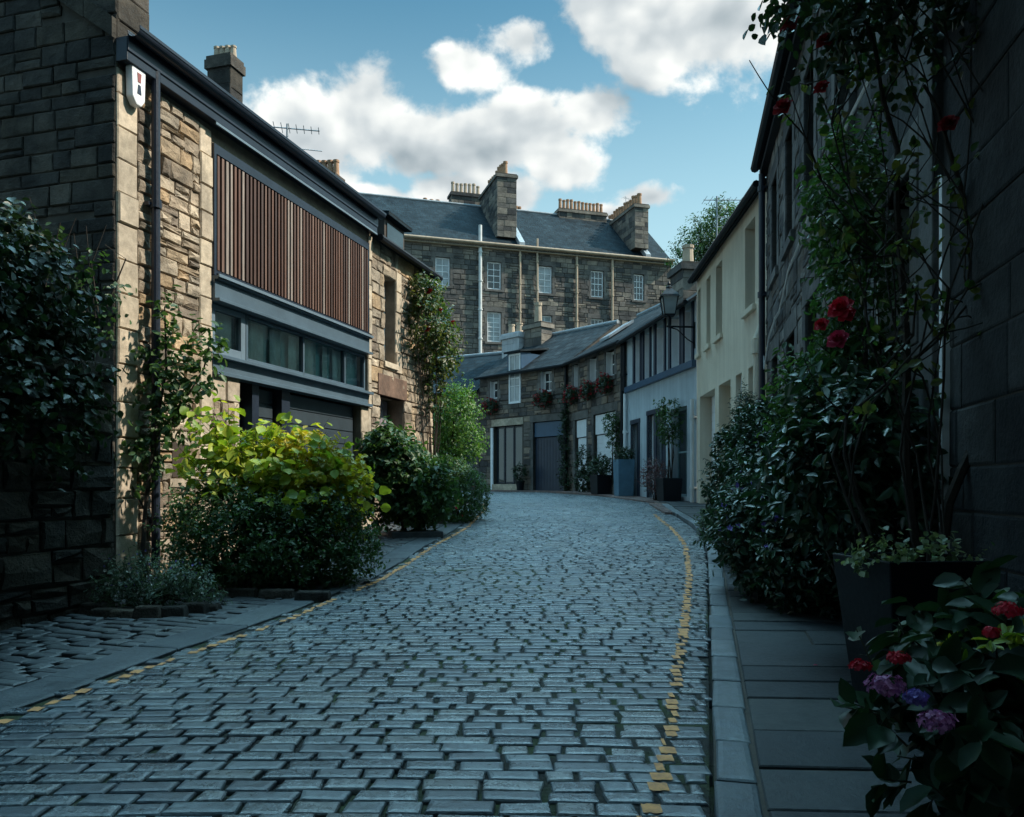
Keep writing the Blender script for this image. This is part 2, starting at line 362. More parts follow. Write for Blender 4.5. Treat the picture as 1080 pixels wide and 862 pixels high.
# road materials
def sett_mat(name, cols, rough, spec=.75):
    m, t, b = mat(name); co = objco(t); r = rnd(t); n = len(cols)
    c = t.ramp(r, [(i/n, k) for i, k in enumerate(cols)], 'CONSTANT')
    n1 = t.noise(co, 30, 5, .65); n2 = t.noise(co, .45, 5, .6); n3 = t.noise(co, 140, 3, .7)
    c = t.mix(1., c, t.ramp(n1, [(.28, (.6,)*3), (.72, (1.3,)*3)]), 'MULTIPLY')
    c = t.mix(1., c, t.ramp(n2, [(.35, (.7,)*3), (.65, (1.2,)*3)]), 'MULTIPLY')
    n4 = t.noise(co, 4.5, 6, .7); c = t.mix(1., c, t.ramp(n4, [(.36, (.62, .66, .66)), (.5, (1, 1, 1)), (.66, (1.25, 1.22, 1.15))]), 'MULTIPLY')
    t.link(c, b.inputs['Base Color'])
    rr = t.math('ADD', t.math('MULTIPLY', t.math('SUBTRACT', n1, .5), .35), t.math('ADD', t.math('MULTIPLY', r, .14), rough-.05)); t.link(rr, b.inputs['Roughness'])
    b.inputs['Specular IOR Level'].default_value = spec
    bump(t, b, t.math('ADD', n1, t.math('MULTIPLY', n3, .4)), .55, .01); return m
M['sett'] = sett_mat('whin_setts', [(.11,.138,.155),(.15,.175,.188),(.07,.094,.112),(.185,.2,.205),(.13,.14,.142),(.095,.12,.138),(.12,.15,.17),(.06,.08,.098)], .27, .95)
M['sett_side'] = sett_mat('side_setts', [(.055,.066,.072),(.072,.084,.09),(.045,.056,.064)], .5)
M['granite'] = sett_mat('kerb_granite', [(.11,.14,.16),(.15,.175,.19),(.07,.09,.105),(.13,.155,.17),(.1,.12,.135)], .5, .6)
M['flag'] = sett_mat('flagstones', [(.032,.04,.046),(.042,.05,.055),(.026,.033,.039),(.05,.057,.058)], .62, .4)
M['brickpave'] = sett_mat('red_paving', [(.17,.1,.085),(.2,.12,.1),(.15,.1,.09)], .6)
m, t, b = mat('joint_soil'); co = objco(t); n = t.noise(co, 1.3, 5, .65); n2 = t.noise(co, 40, 4, .7)
c = t.mix(t.ramp(n, [(.46, (0,)*3), (.6, (1,)*3)]), (.022,.022,.019), (.035,.052,.016)); c = t.mix(1., c, t.ramp(n2, [(.3, (.5,)*3), (.7, (1.5,)*3)]), 'MULTIPLY')
t.link(c, b.inputs['Base Color']); b.inputs['Roughness'].default_value = .95; bump(t, b, n2, .8, .02); M['soil'] = m
m, t, b = mat('worn_yellow_paint'); co = objco(t); n = t.noise(co, 18, 5, .7)
c = t.mix(t.ramp(n, [(.35, (0,)*3), (.6, (1,)*3)]), (.45,.2,.08), (.72,.33,.11)); t.link(c, b.inputs['Base Color']); b.inputs['Roughness'].default_value = .7; M['yellow'] = m

# ------------------------------------------------------------------ the ground
def lerp_pts(pts, y): return float(np.interp(y, [p[1] for p in pts], [p[0] for p in pts]))
Lpix = [(0,755),(100,718),(200,682),(300,648),(395,610),(450,576),(490,553),(508,537)]
Ledge = [gp(*p) for p in Lpix]
x0, y0 = Ledge[0]
Ledge = [(x0-.32*(y0+12), -12.)]+Ledge+[(-.86, 20.5), (-1.3, 22.2), (-2.4, 23.8), (-6., 26.), (-9., 28)]
Rpix = [(748,862),(748,760),(747,690),(746,620),(745,592),(741,569),(729,555),(706,541)]
Redge = [gp(*p) for p in Rpix]
x1, y1 = Redge[0]
Redge = [(x1-.2*(y1+12), -12.)]+Redge+[(3.75, 20), (3.3, 24), (2.75, 26.), (1.3, 30.2), (-2.2, 34), (-6, 36)]
def XL(y): return lerp_pts(Ledge, y)
def XR(y): return lerp_pts(Redge, y)

mb = MB()
ys = [-300, -60, -20]+list(np.arange(-12, 41, 1.0))+[60, 120, 300, 900]
xs = [-800, -200, -60, -20, -8, -4, -2, 0, 2, 4, 8, 20, 60, 200, 800]
vs = [(x, y, G(y)-.055) for y in ys for x in xs]; nx = len(xs)
fs = [(j*nx+i, j*nx+i+1, (j+1)*nx+i+1, (j+1)*nx+i) for j in range(len(ys)-1) for i in range(nx-1)]
mb.add(vs, fs); gr = mb.build('ground', M['soil'], smooth=True); tag(gr, kind='structure')
# joint bed between setts: slightly below sett tops
mb = MB(); yy = list(np.arange(-6, 36.6, .25))
vs = []
for y in yy:
    for k in range(9):
        f = k/8; vs.append((XL(y)+(XR(y)-XL(y))*f, y, G(y)-.012))
fs = [(j*9+i, j*9+i+1, (j+1)*9+i+1, (j+1)*9+i) for j in range(len(yy)-1) for i in range(8)]
mb.add(vs, fs)
setts_bed = mb.build('road_bed', M['soil'], smooth=True); tag(setts_bed, kind='structure')

YL = []
def sett(V, Fc, cx, cy, cz, lx, ly, ang, bev=.009, h=.06, jit=.006, slope=0.):
    b = len(V); ca, sa = math.cos(ang), math.sin(ang)
    tx, ty = random.gauss(0, .008), random.gauss(0, .011)
    dz = random.gauss(0, jit*.45)
    cr = [(-1,-1),(1,-1),(1,1),(-1,1)]
    j = [(random.uniform(-.009, .009), random.uniform(-.005, .005)) for _ in range(4)]
    for ring, (ins, z) in enumerate(((0, -h), (0, -.010), (bev*.6, -.0035), (bev*2.2, 0.))):
        for (sx, sy), (jx, jy) in zip(cr, j):
            x = sx*(lx/2-ins)+jx; y = sy*(ly/2-ins)+jy
            zz = cz+dz+z+(tx*x+ty*y if ring else 0)+slope*(y*ca+x*sa)
            V.append((cx+x*ca-y*sa, cy+x*sa+y*ca, zz))
    for r0 in (0, 4, 8):
        for i in range(4):
            k = (i+1) % 4; Fc.append((b+r0+i, b+r0+k, b+r0+4+k, b+r0+4+i))
    Fc.append((b+12, b+13, b+14, b+15))
    return lambda x, y, z: (cx+x*ca-y*sa, cy+x*sa+y*ca, cz+dz+z+tx*x+ty*y+slope*(y*ca+x*sa))
PV, PF = [], []
def paint(fn, lx, ly, a, c):                      # what is left of the yellow line on top of one sett
    n = 6; bi = len(PV); u = lambda k: random.uniform(-k, k); e = .001; y0_, y1_ = -ly/2+e+abs(u(.006)), ly/2-e-abs(u(.006))
    pl_ = [(a+(c-a)*i/n, y0_+abs(u(.013))) for i in range(n+1)]+[(c-(c-a)*i/n, y1_-abs(u(.013))) for i in range(n+1)]
    PV.extend(fn(x, y_, .003) for x, y_ in pl_); m_ = len(pl_)
    for i in range(n): PF.append((bi+i, bi+i+1, bi+m_-2-i, bi+m_-1-i))
LP = [[gp(*q) for q in ((680,885),(688,856),(695,834),(706,775),(711,727),(717,690),(724,645),(727,608),(723,576),(708,557),(690,543))],
      [gp(*q) for q in ((-40,779),(0,764),(100,727),(200,690),(300,656),(397,615),(453,579),(495,555),(511,538))]+[(-.76, 20.5), (-1.2, 22.2), (-2.3, 23.8)]]
V, Fc = [], []; y = 1.3; row = 0
while y < 36:
    g = (G(y+.3)-G(y-.3))/.6
    d = random.uniform(.094, .116)
    a, bnd = XL(y), XR(y)
    x = a+random.uniform(-.05, .12); ph = random.uniform(0, 6)
    while x < bnd-.03:
        L = random.choice([.14, .17, .2, .21, .23, .26])*random.uniform(.9, 1.1)
        if x+L > bnd+.02: L = max(.06, bnd-x)
        xc = x+L/2; f = (xc-a)/max(.5, bnd-a)
        wav = .045*math.sin(f*3.1)+.03*math.sin(xc*.9+y*.21)
        yc = y+wav; dip = .010*math.sin(xc*1.3+y*.9)*math.sin(y*.55)
        lx, ly_ = L-random.choice([.010, .014, .018, .024, .034]), d-random.uniform(.005, .012)
        fn = sett(V, Fc, xc, yc, G(yc)+dip+.004, lx, ly_, random.gauss(0, .012)+.045*math.cos(f*3.1)*3.1/4, slope=g, jit=.005)
        for q, (ln_, wd_, pr_) in enumerate(zip(LP, (.042, .036), (1.2, .9))):
            if not ln_[0][1] < yc < ln_[-1][1]: continue
            xm = lerp_pts(ln_, yc); k = random.random() < pr_-.35*(math.sin(yc*3.1)*math.sin(yc*1.3+1) > .35)
            a_, c_ = max(xm-wd_*random.uniform(.6, 1.1)-xc, -lx/2+.004), min(xm+wd_*random.uniform(.6, 1.1)-xc, lx/2-.004)
            if c_-a_ > .012 and k: paint(fn, lx, ly_, a_, c_)
        x += L
    y += d*1.0; row += 1
road = np_mesh('road', V, Fc, M['sett']); tag(road, kind='structure')

# flat kerb strip on the left, with the cobbled verge behind it
def offs(fn, y, o):
    e = .3; dx = fn(y+e)-fn(y-e); n = Vector((-2*e, dx)).normalized(); return (fn(y)+n.x*o, y+n.y*o)
V, Fc = [], []; y = -4.
while y < 20.5:
    L = random.uniform(.8, 1.3); ym = y+L/2
    x, yc = offs(XL, ym, .19); ang = math.atan2(2*.3, XL(ym+.3)-XL(ym-.3))-math.pi/2
    sett(V, Fc, x, yc, G(yc)+.010, .34, L-.012, ang, .012, .09, .003, (G(ym+.3)-G(ym-.3))/.6*1.0)
    y += L*math.cos(ang)
M['kerb_flat'] = sett_mat('flat_kerb', [(.075,.09,.1),(.09,.105,.112),(.062,.076,.086)], .55, .5)
kerb = np_mesh('kerb', V, Fc, M['kerb_flat'], smooth=False); tag(kerb, kind='structure')
V, Fc = [], []
FD = Vector((.2785, .9604)); FO = Vector((-4.3, 8.54))     # left frontage line
def facX(y): return FO.x+(y-FO.y)*FD.x/FD.y
y = 1.0
while y < 20.5:
    a = facX(y)-.1; bnd = XL(y)-.37; x = bnd
    d = random.uniform(.1, .125)
    while x > max(a, -9):
        L = random.uniform(.14, .24); xc = x-L/2; yc = y+(bnd-xc)*-.30+.02*math.sin(xc*3)
        if xc > a-.2: sett(V, Fc, xc, yc, G(yc)+.012, L-.015, d-.016, -.29+random.gauss(0, .03)+math.pi*0, .014, .06, .009, (G(yc+.3)-G(yc-.3))/.6)
        x -= L
    y += d
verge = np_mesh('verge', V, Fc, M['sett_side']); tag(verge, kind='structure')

# raised granite kerb and flagged pavement on the right
V, Fc = [], []; y = -3.
KW = .155
while y < 19.5:
    L = random.uniform(.42, .62); ym = y+L/2
    ang = math.atan2(.6, XR(ym+.3)-XR(ym-.3))-math.pi/2
    x, yc = offs(XR, ym, -KW/2-.02)
    sett(V, Fc, x, yc, G(yc)+.07, KW*random.uniform(.94, 1.02), L-random.uniform(.012, .022), ang+random.gauss(0, .008), .012, .2, .004, (G(ym+.3)-G(ym-.3))/.6)
    y += L*math.cos(ang)
kerb2 = np_mesh('granite_kerb', V, Fc, M['granite'], smooth=False); tag(kerb2, kind='structure')
RO = Vector((4.38, 13.5)); RD = Vector((-.2102, -.9777))
def wallR(y):
    if y < 13.5: return RO.x+(y-RO.y)*RD.x/RD.y
    return 4.38+(y-13.5)*.05 if y < 20 else 4.7
V, Fc = [], []; y = -3.
while y < 20.5:
    L = random.choice([.33, .4, .46, .52, .6]); ym = y+L/2
    a = offs(XR, ym, -KW-.045)[0]; bnd = wallR(ym)+.1
    gs = (G(ym+.3)-G(ym-.3))/.6
    ang = -.1
    x = a
    parts = [(a, bnd)] if random.random() < .6 else [(a, a+(bnd-a)*random.uniform(.4, .7))]
    if parts[0][1] < bnd: parts.append((parts[0][1], bnd))
    for p, q in parts:
        b = len(V); zt = G(ym)+.068+random.gauss(0, .003)
        sk = .06; w1_, w2_ = random.uniform(0, .012), random.uniform(0, .012)
        for ins, z in ((0, -.1), (0, -.006), (.006, 0)):
            for X, Y in ((p+ins+.006, y+ins+.008+w1_), (q-ins-.006, y+ins+.008+w2_), (q-ins-.006, y+L-ins-.006), (p+ins+.006, y+L-ins-.006)):
                V.append((X+(Y-ym)*(XR(ym+.3)-XR(ym-.3))/.6, Y-sk*(X-a), zt+z+gs*(Y-ym)))
        for r0 in (0, 4):
            for i in range(4):
                k = (i+1) % 4; Fc.append((b+r0+i, b+r0+k, b+r0+4+k, b+r0+4+i))
        Fc.append((b+8, b+9, b+10, b+11))
    y += L
pave = np_mesh('pavement', V, Fc, M['flag']); tag(pave, kind='structure')
mb = MB(); vs = []; yy = list(np.arange(-3, 21, .5))
for y in yy:
    a = offs(XR, y, -.02)[0]; vs += [(a, y, G(y)+.052), (wallR(y)+.2, y, G(y)+.066)]
mb.add(vs, [(2*i, 2*i+1, 2*i+3, 2*i+2) for i in range(len(yy)-1)])
pb = mb.build('pavement_bed', M['mortar_dk']); tag(pb, kind='structure')
# paved strip in front of the far houses
V, Fc = [], []
def far_strip(p0, p1, wdt, mt):
    d = Vector(p1)-Vector(p0); n = int(d.length/.22); a = math.atan2(d.y, d.x); nn = Vector((d.y, -d.x)).normalized()
    for i in range(n):
        for k in range(int(wdt/.12)):
            c = Vector(p0)+d*((i+.5)/n)+nn*(.06+.12*k)
            sett(V, Fc, c.x, c.y, G(c.y)+.05, d.length/n-.008, .112, a, .006, .1, .003, 0)
far_strip((-1.43, 35), (2.24, 31), .8, 0); far_strip((2.24, 31), (3.77, 25.95), .8, 0); far_strip((3.77, 25.95), (4.7, 20), .85, 0); far_strip((4.69, 20), (4.55, 17.2), 1.3, 0)
fp = np_mesh('far_pavement', V, Fc, M['brickpave']); tag(fp, kind='structure')

# worn yellow lines: broken flakes lying on the setts
yl = np_mesh('yellow_line', PV, PF, M['yellow']); tag(yl, kind='structure')

# ------------------------------------------------------------------ masonry
def masonry(mb, a0, a1, b0, b1, holes, ch, bl, mp, mi=1, mo=0, joint=.014, depth=.025, rough=.006, reveal=.22, top=None, sneck=.25, grid=False, back=True):
    """fills a rectangle of wall (a along, b up) with stone blocks; mp(a, b, depth outward) -> local point"""
    A = sorted(set([a0, a1]+[x for h in holes for x in h[:2]])); B = sorted(set([b0, b1]+[x for h in holes for x in h[2:4]]))
    A = [x for x in A if a0 <= x <= a1]; B = [x for x in B if b0 <= x <= b1]
    inside = lambda a, b: any(h[0] < a < h[1] and h[2] < b < h[3] for h in holes)
    sol = [[not inside((A[i]+A[i+1])/2, (B[j]+B[j+1])/2) for j in range(len(B)-1)] for i in range(len(A)-1)]
    if back:
        for i in range(len(A)-1):
            for j in range(len(B)-1):
                p, q, r, s = A[i], A[i+1], B[j], B[j+1]
                if sol[i][j]:
                    mb.add([mp(p, r, 0), mp(q, r, 0), mp(q, s, 0), mp(p, s, 0)], [(0, 1, 2, 3)], mo)
                    continue
                if i == 0 or sol[i-1][j]: mb.add([mp(p, r, 0), mp(p, r, -reveal), mp(p, s, -reveal), mp(p, s, 0)], [(0, 1, 2, 3)], mo)
                if i == len(A)-2 or sol[i+1][j]: mb.add([mp(q, r, 0), mp(q, r, -reveal), mp(q, s, -reveal), mp(q, s, 0)], [(3, 2, 1, 0)], mo)
                if j == 0 or sol[i][j-1]: mb.add([mp(p, r, 0), mp(q, r, 0), mp(q, r, -reveal), mp(p, r, -reveal)], [(0, 1, 2, 3)], mo)
                if j == len(B)-2 or sol[i][j+1]: mb.add([mp(p, s, 0), mp(q, s, 0), mp(q, s, -reveal), mp(p, s, -reveal)], [(3, 2, 1, 0)], mo)
    for j in range(len(B)-1):
        z, ze = B[j], B[j+1]; n = max(1, round((ze-z)/random.uniform(*ch))); cs = [z]
        ws = [random.uniform(.75, 1.25) for _ in range(n)]; tot = sum(ws)
        for k in ws: cs.append(cs[-1]+(ze-z)*k/tot)
        for z0, z1 in zip(cs, cs[1:]):
            zm = (z0+z1)/2; spans = []; cur = a0
            for h in sorted(h for h in holes if h[2] < zm < h[3]):
                if h[0] > cur: spans.append((cur, h[0]))
                cur = max(cur, h[1])
            if cur < a1: spans.append((cur, a1))
            for s0, s1 in spans:
                x = s0
                while x < s1-.01:
                    L = random.uniform(*bl)
                    if s1-(x+L) < bl[0]*.6: L = s1-x
                    if s1-x < L: L = s1-x
                    cells = [(x, x+L, z0, z1)]
                    if random.random() < sneck and z1-z0 > .16:
                        zz = z0+(z1-z0)*random.uniform(.35, .65)
                        cells = [(x, x+L, z0, zz), (x, x+L, zz, z1)]
                        if random.random() < .4 and L > .3:
                            xm = x+L*random.uniform(.35, .65); cells = [(x, xm, z0, zz), (xm, x+L, z0, zz), (x, x+L, zz, z1)]
                    for c in cells: block(mb, c, mp, mi, joint, depth, rough, grid, top)
                    x += L
def block(mb, c, mp, mi, joint, depth, rough, grid, top=None):
    p, q, r, s = c; j = joint/2; u = lambda k: random.uniform(-k, k)
    if q-p < .04 or s-r < .04: return
    if top:
        s = min(s, top((p+q)/2))
        if s-r < .08: return
    p += j; q -= j; r += j; s -= j; e = min(.012, (q-p)*.2, (s-r)*.2); dd = depth+u(depth*.4); ja = joint*.35
    ring0 = [(p+u(ja), r+u(ja)), (q+u(ja), r+u(ja)), (q+u(ja), s+u(ja)), (p+u(ja), s+u(ja))]
    vs = [mp(a, b, -.02) for a, b in ring0]; sg = [(1, 1), (-1, 1), (-1, -1), (1, -1)]
    vs += [mp(a, b, dd*.55) for a, b in ring0]
    if not grid:
        vs += [mp(a+e*x, b+e*y, dd+u(rough)) for (a, b), (x, y) in zip(ring0, sg)]
        fs = [(i, (i+1) % 4, 4+(i+1) % 4, 4+i) for i in range(4)]+[(4+i, 4+(i+1) % 4, 8+(i+1) % 4, 8+i) for i in range(4)]+[(8, 9, 10, 11)]
    else:
        vs += [mp(a+e*x, b+e*y, dd+u(rough)) for (a, b), (x, y) in zip(ring0, sg)]
        mids = [((ring0[i][0]+ring0[(i+1) % 4][0])/2, (ring0[i][1]+ring0[(i+1) % 4][1])/2) for i in range(4)]
        cm = ((p+q)/2+u((q-p)*.15), (r+s)/2+u((s-r)*.15))
        md = [(0, 1), (-1, 0), (0, -1), (1, 0)]
        vs += [mp(a+e*x+u(.01), b+e*y+u(.006), dd+u(rough*1.2)) for (a, b), (x, y) in zip(mids, md)]
        vs += [mp(*cm, dd+u(rough*1.3)+rough*.4)]
        fs = [(i, (i+1) % 4, 4+(i+1) % 4, 4+i) for i in range(4)]
        for i in range(4):
            k = (i+1) % 4; fs += [(4+i, 4+k, 8+k, 12+i, 8+i)]
            h = (i-1) % 4; fs += [(8+i, 12+i, 16, 12+h)]
    mb.add(vs, fs, mi)
FRONT = lambda a, b, d: (a, -d, b)
def plain_wall(mb, a0, a1, b0, b1, holes, mp=FRONT, reveal=.22, mo=0):
    masonry(mb, a0, a1, b0, b1, holes, (9, 9), (99, 99), lambda a, b, d: mp(a, b, d) if d > -.019 or d <= -.03 else mp(a, b, d), 0, mo, reveal=reveal) if False else None
    A = sorted(set([a0, a1]+[x for h in holes for x in h[:2]])); B = sorted(set([b0, b1]+[x for h in holes for x in h[2:4]]))
    inside = lambda a, b: any(h[0] < a < h[1] and h[2] < b < h[3] for h in holes)
    sol = [[not inside((A[i]+A[i+1])/2, (B[j]+B[j+1])/2) for j in range(len(B)-1)] for i in range(len(A)-1)]
    for i in range(len(A)-1):
        for j in range(len(B)-1):
            p, q, r, s = A[i], A[i+1], B[j], B[j+1]
            if sol[i][j]: mb.add([mp(p, r, 0), mp(q, r, 0), mp(q, s, 0), mp(p, s, 0)], [(0, 1, 2, 3)], mo); continue
            if i == 0 or sol[i-1][j]: mb.add([mp(p, r, 0), mp(p, r, -reveal), mp(p, s, -reveal), mp(p, s, 0)], [(0, 1, 2, 3)], mo)
            if i == len(A)-2 or sol[i+1][j]: mb.add([mp(q, r, 0), mp(q, r, -reveal), mp(q, s, -reveal), mp(q, s, 0)], [(3, 2, 1, 0)], mo)
            if j == 0 or sol[i][j-1]: mb.add([mp(p, r, 0), mp(q, r, 0), mp(q, r, -reveal), mp(p, r, -reveal)], [(0, 1, 2, 3)], mo)
            if j == len(B)-2 or sol[i][j+1]: mb.add([mp(p, s, 0), mp(q, s, 0), mp(q, s, -reveal), mp(p, s, -reveal)], [(3, 2, 1, 0)], mo)

def shell(mb, W, D, z0, z1, ridge=None, rw=None, mi=0, left=True, right=True):
    """side and back walls of a house, w/ gables when ridge is given"""
    for x, on in ((0, left), (W, right)):
        if not on: continue
        if ridge: mb.add([(x, 0, z0), (x, D, z0), (x, D, z1), (x, rw, ridge), (x, 0, z1)], [(0, 1, 2, 3, 4)], mi)
        else: mb.add([(x, 0, z0), (x, D, z0), (x, D, z1), (x, 0, z1)], [(0, 1, 2, 3)], mi)
    mb.add([(0, D, z0), (W, D, z0), (W, D, z1), (0, D, z1)], [(0, 1, 2, 3)], mi)

def window(par, x0, x1, z0, z1, y=.14, rows=2, cols=2, fm='white', gm='glass', fw=.055, sash=True, sill=None, bar=.022, name='window'):
    mb = MB(); d = .05
    mb.box(x0, x0+fw, y, y+d, z0, z1); mb.box(x1-fw, x1, y, y+d, z0, z1)
    mb.box(x0+fw, x1-fw, y+.002, y+d-.002, z0, z0+fw*1.2); mb.box(x0+fw, x1-fw, y+.002, y+d-.002, z1-fw, z1)
    X0, X1, Z0, Z1 = x0+fw, x1-fw, z0+fw*1.2, z1-fw
    if sash:
        zm = (Z0+Z1)/2; mb.box(X0, X1, y+.004, y+d-.004, zm-.022, zm+.022)
    for i in range(1, cols):
        xx = X0+(X1-X0)*i/cols; mb.box(xx-bar/2, xx+bar/2, y+.012, y+d-.006, Z0, Z1)
    for i in range(1, rows):
        zz = Z0+(Z1-Z0)*i/rows
        if sash and abs(zz-(Z0+Z1)/2) < .05: continue
        mb.box(X0, X1, y+.014, y+d-.008, zz-bar/2, zz+bar/2)
    o = mb.build(name, M[fm], par)
    MB().box(X0-.01, X1+.01, y+.028, y+.034, Z0-.01, Z1+.01).build('pane', M[gm], o)
    if sill:
        MB().box(x0-.07, x1+.07, -.07, y+.03, z0-.11, z0-.003).build('sill', M[sill], o, bevel=.008)
    return o
def lining(par, h, y=.2, m='white'):
    MB().box(h[0]-.004, h[0]+.022, .0, y, h[2], h[3]).build('lining', M[m], par)
def door(par, x0, x1, z0, z1, y=.16, m='navy', boards=0, name='door', panes=None, handle=True, horiz=False):
    mb = MB(); mb.box(x0, x1, y, y+.05, z0, z1)
    if boards:
        if horiz:
            for i in range(boards):
                a = z0+(z1-z0)*i/boards; c = z0+(z1-z0)*(i+1)/boards
                mb.box(x0+.03, x1-.03, y-.018, y-.001, a+.008, c-.008)
        else:
            for i in range(boards):
                a = x0+(x1-x0)*i/boards; c = x0+(x1-x0)*(i+1)/boards
                mb.box(a+.006, c-.006, y-.015, y-.001, z0+.03, z1-.03)
    o = mb.build(name, M[m], par, bevel=.004)
    if handle:
        h = MB(); hz = z0+(z1-z0)*.45
        h.tube([(x1-.09, y-.02, hz), (x1-.09, y-.06, hz), (x1-.2, y-.06, hz)], .011, 6); h.build('handle', M['lead'], o)
    if panes:
        MB().box(x0+.1, x1-.1, y-.02, y-.016, panes[0], panes[1]).build('pane', M['glass'], o)
    return o
def sur(par, h, mt, **kw):
    mb = MB(); surround(mb, *h, **kw); return mb.build('surround', M[mt], par, bevel=.008)
def surround(mb, x0, x1, z0, z1, wdt=.14, pr=.035, lint=.24, sill=True, mi=0, joints=True):
    if joints:
        n = max(2, round((z1-z0)/.38)); k = (z1-z0)/n
        for i in range(n):
            e = wdt if i % 2 else wdt*1.55
            for s, xx in ((-1, x0), (1, x1)):
                a, b = (xx-e, xx) if s < 0 else (xx, xx+e)
                mb.box(a, b, -pr, .12, z0+i*k+.004, z0+(i+1)*k-.004, mi)
    else:
        mb.box(x0-wdt, x0, -pr, .12, z0, z1, mi); mb.box(x1, x1+wdt, -pr, .12, z0, z1, mi)
    mb.box(x0-wdt*1.3, x1+wdt*1.3, -pr-.004, .12, z1, z1+lint, mi)
    if sill: mb.box(x0-wdt, x1+wdt, -pr-.04, .12, z0-.14, z0, mi)
def gable_roof(par, W, D, ze, zr, rw, mt='slate', ov=.22, thick=.07, x0=0, ridge_m='lead', gut=True, name='roof'):
    mb = MB(); sl = (zr-ze)/rw; slb = (zr-ze)/(D-rw)
    f0 = (-ov, ze-ov*sl)
    for a, z_a, b, z_b in ((-ov, ze-ov*sl+.05, rw, zr+.05), (rw, zr+.05, D+ov, ze-ov*slb+.05)):
        vs = [(x0, a, z_a), (x0+W, a, z_a), (x0+W, b, z_b), (x0, b, z_b)]
        vs += [(x, y, z-thick) for x, y, z in vs]
        mb.add(vs, [(0, 1, 2, 3), (7, 6, 5, 4), (0, 4, 5, 1), (1, 5, 6, 2), (2, 6, 7, 3), (3, 7, 4, 0)])
    o = mb.build(name, M[mt], par)
    MB().tube([(x0, rw, zr+.07), (x0+W, rw, zr+.07)], .09, 8).build('ridge', M[ridge_m], o)
    if gut:
        MB().tube([(x0, -ov-.05, ze-ov*sl+.02), (x0+W, -ov-.05, ze-ov*sl+.02)], .065, 8).build('gutter', M['black'], par)
    return o
def chimney(par, c, wx, wy, z0, z1, pots=4, axis='y', m='ten', pot='terra', ph=.55, pr=.13, mort='mortar_dk', name='chimney', cope=.08):
    mb = MB(); x, y = c
    mb.box(x-wx/2+.02, x+wx/2-.02, y-wy/2+.02, y+wy/2-.02, z0, z1-.2)
    for (mp, a0, a1) in ((lambda a, b, d: (x-wx/2+a, y-wy/2-d+.02, b), 0, wx), (lambda a, b, d: (x-wx/2+.02-d, y+wy/2-a, b), 0, wy), (lambda a, b, d: (x+wx/2-.02+d, y-wy/2+a, b), 0, wy)):
        masonry(mb, a0, a1, z0, z1-.2, [], (.28, .4), (.4, .8), mp, 1, 0, .014, .02, .004, back=False, sneck=.1)
    mb.box(x-wx/2-cope, x+wx/2+cope, y-wy/2-cope, y+wy/2+cope, z1-.2, z1-.02, 1)
    mb.box(x-wx/2-cope*.3, x+wx/2+cope*.3, y-wy/2-cope*.3, y+wy/2+cope*.3, z1-.02, z1+.06, 0)
    o = mb.build(name, [M[mort], M[m]], par)
    for i in range(pots):
        f = (i+.5)/pots-.5
        px, py = (x, y+f*wy*.95) if axis == 'y' else (x+f*wx*.95, y)
        k = random.uniform(.9, 1.1)
        MB().lathe((px, py, z1+.06), [(pr*1.1, 0), (pr*.95, .08), (pr*.82, ph*k*.85), (pr*.98, ph*k*.86), (pr*.98, ph*k), (pr*.7, ph*k), (pr*.65, ph*k-.12)], 10).build('chimney_pot', M[pot], o, smooth=False)
    return o
def downpipe(par, x, z0, z1, m='black', r=.05, y=-.09, hopper=False, name='downpipe', brackets=True):
    mb = MB(); mb.tube([(x, y, z0), (x, y, z1)], r, 12)
    if brackets:
        z = z0+.5
        while z < z1-.1: mb.tube([(x, y, z), (x, y, z+.09)], r*1.35, 12); mb.box(x-.09, x+.09, y+.02, y+.085, z+.02, z+.06); z += 1.8
    if hopper: mb.frustum((x, y), r*1.1, r*1.1, r*2.4, r*1.8, z1, z1+.25)
    return mb.build(name, M[m], par)

# ================================================================== LEFT: converted stone house with slatted screen
rzL = math.atan2(FD.y, FD.x)
zg = -.1
house1 = thing('stone_house', 'golden sandstone house with brown slatted timber screen and dark garage door', 'house', (FO.x, FO.y, 0), rzL)
W1, D1 = 6.12, 7.0
op = [(1.59, 5.98, 3.55-.9+.0, 5.56), (2.2, 5.85, zg, 2.66)]
op = [(1.59, 5.98, 2.68, 5.60), (2.15, 5.72, zg, 2.68)]
mb = MB()
masonry(mb, .30, 1.35, zg, 5.75, [], (.14, .25), (.15, .4), FRONT, 1, 0, .016, .03, .013, grid=True, sneck=.35, back=False)
masonry(mb, 1.59, 2.15, zg, 2.3, [], (.14, .25), (.16, .36), FRONT, 1, 0, .016, .03, .013, grid=True, sneck=.3, back=False)
plain_wall(mb, 0, W1, zg, 5.98, op, reveal=.35)
for h in ((0, .30), (1.35, 1.59)):                       # dressed quoins and margins
    z = zg
    while z < 5.74:
        k = min(random.uniform(.32, .42), 5.75-z)
        block(mb, (h[0], h[1]+random.choice([0, .0]), z, z+k), FRONT, 2, .008, .034, .003, False); z += k
for z in np.arange(zg, 2.3, .42): block(mb, (2.02, 2.15, z, min(z+.42, 2.66)), FRONT, 2, .008, .036, .002, False)
for x in np.arange(1.59, 2.15, .28): block(mb, (x, x+.28, 2.3, 2.68), FRONT, 2, .008, .036, .002, False)
for z in np.arange(zg, 5.5, .45):
    block(mb, (5.98, W1, z, min(z+.45, 5.75)), FRONT, 2, .008, .034, .002, False)
    if z < 2.2: block(mb, (5.72, 5.98, z, min(z+.45, 2.68)), FRONT, 2, .008, .034, .002, False)
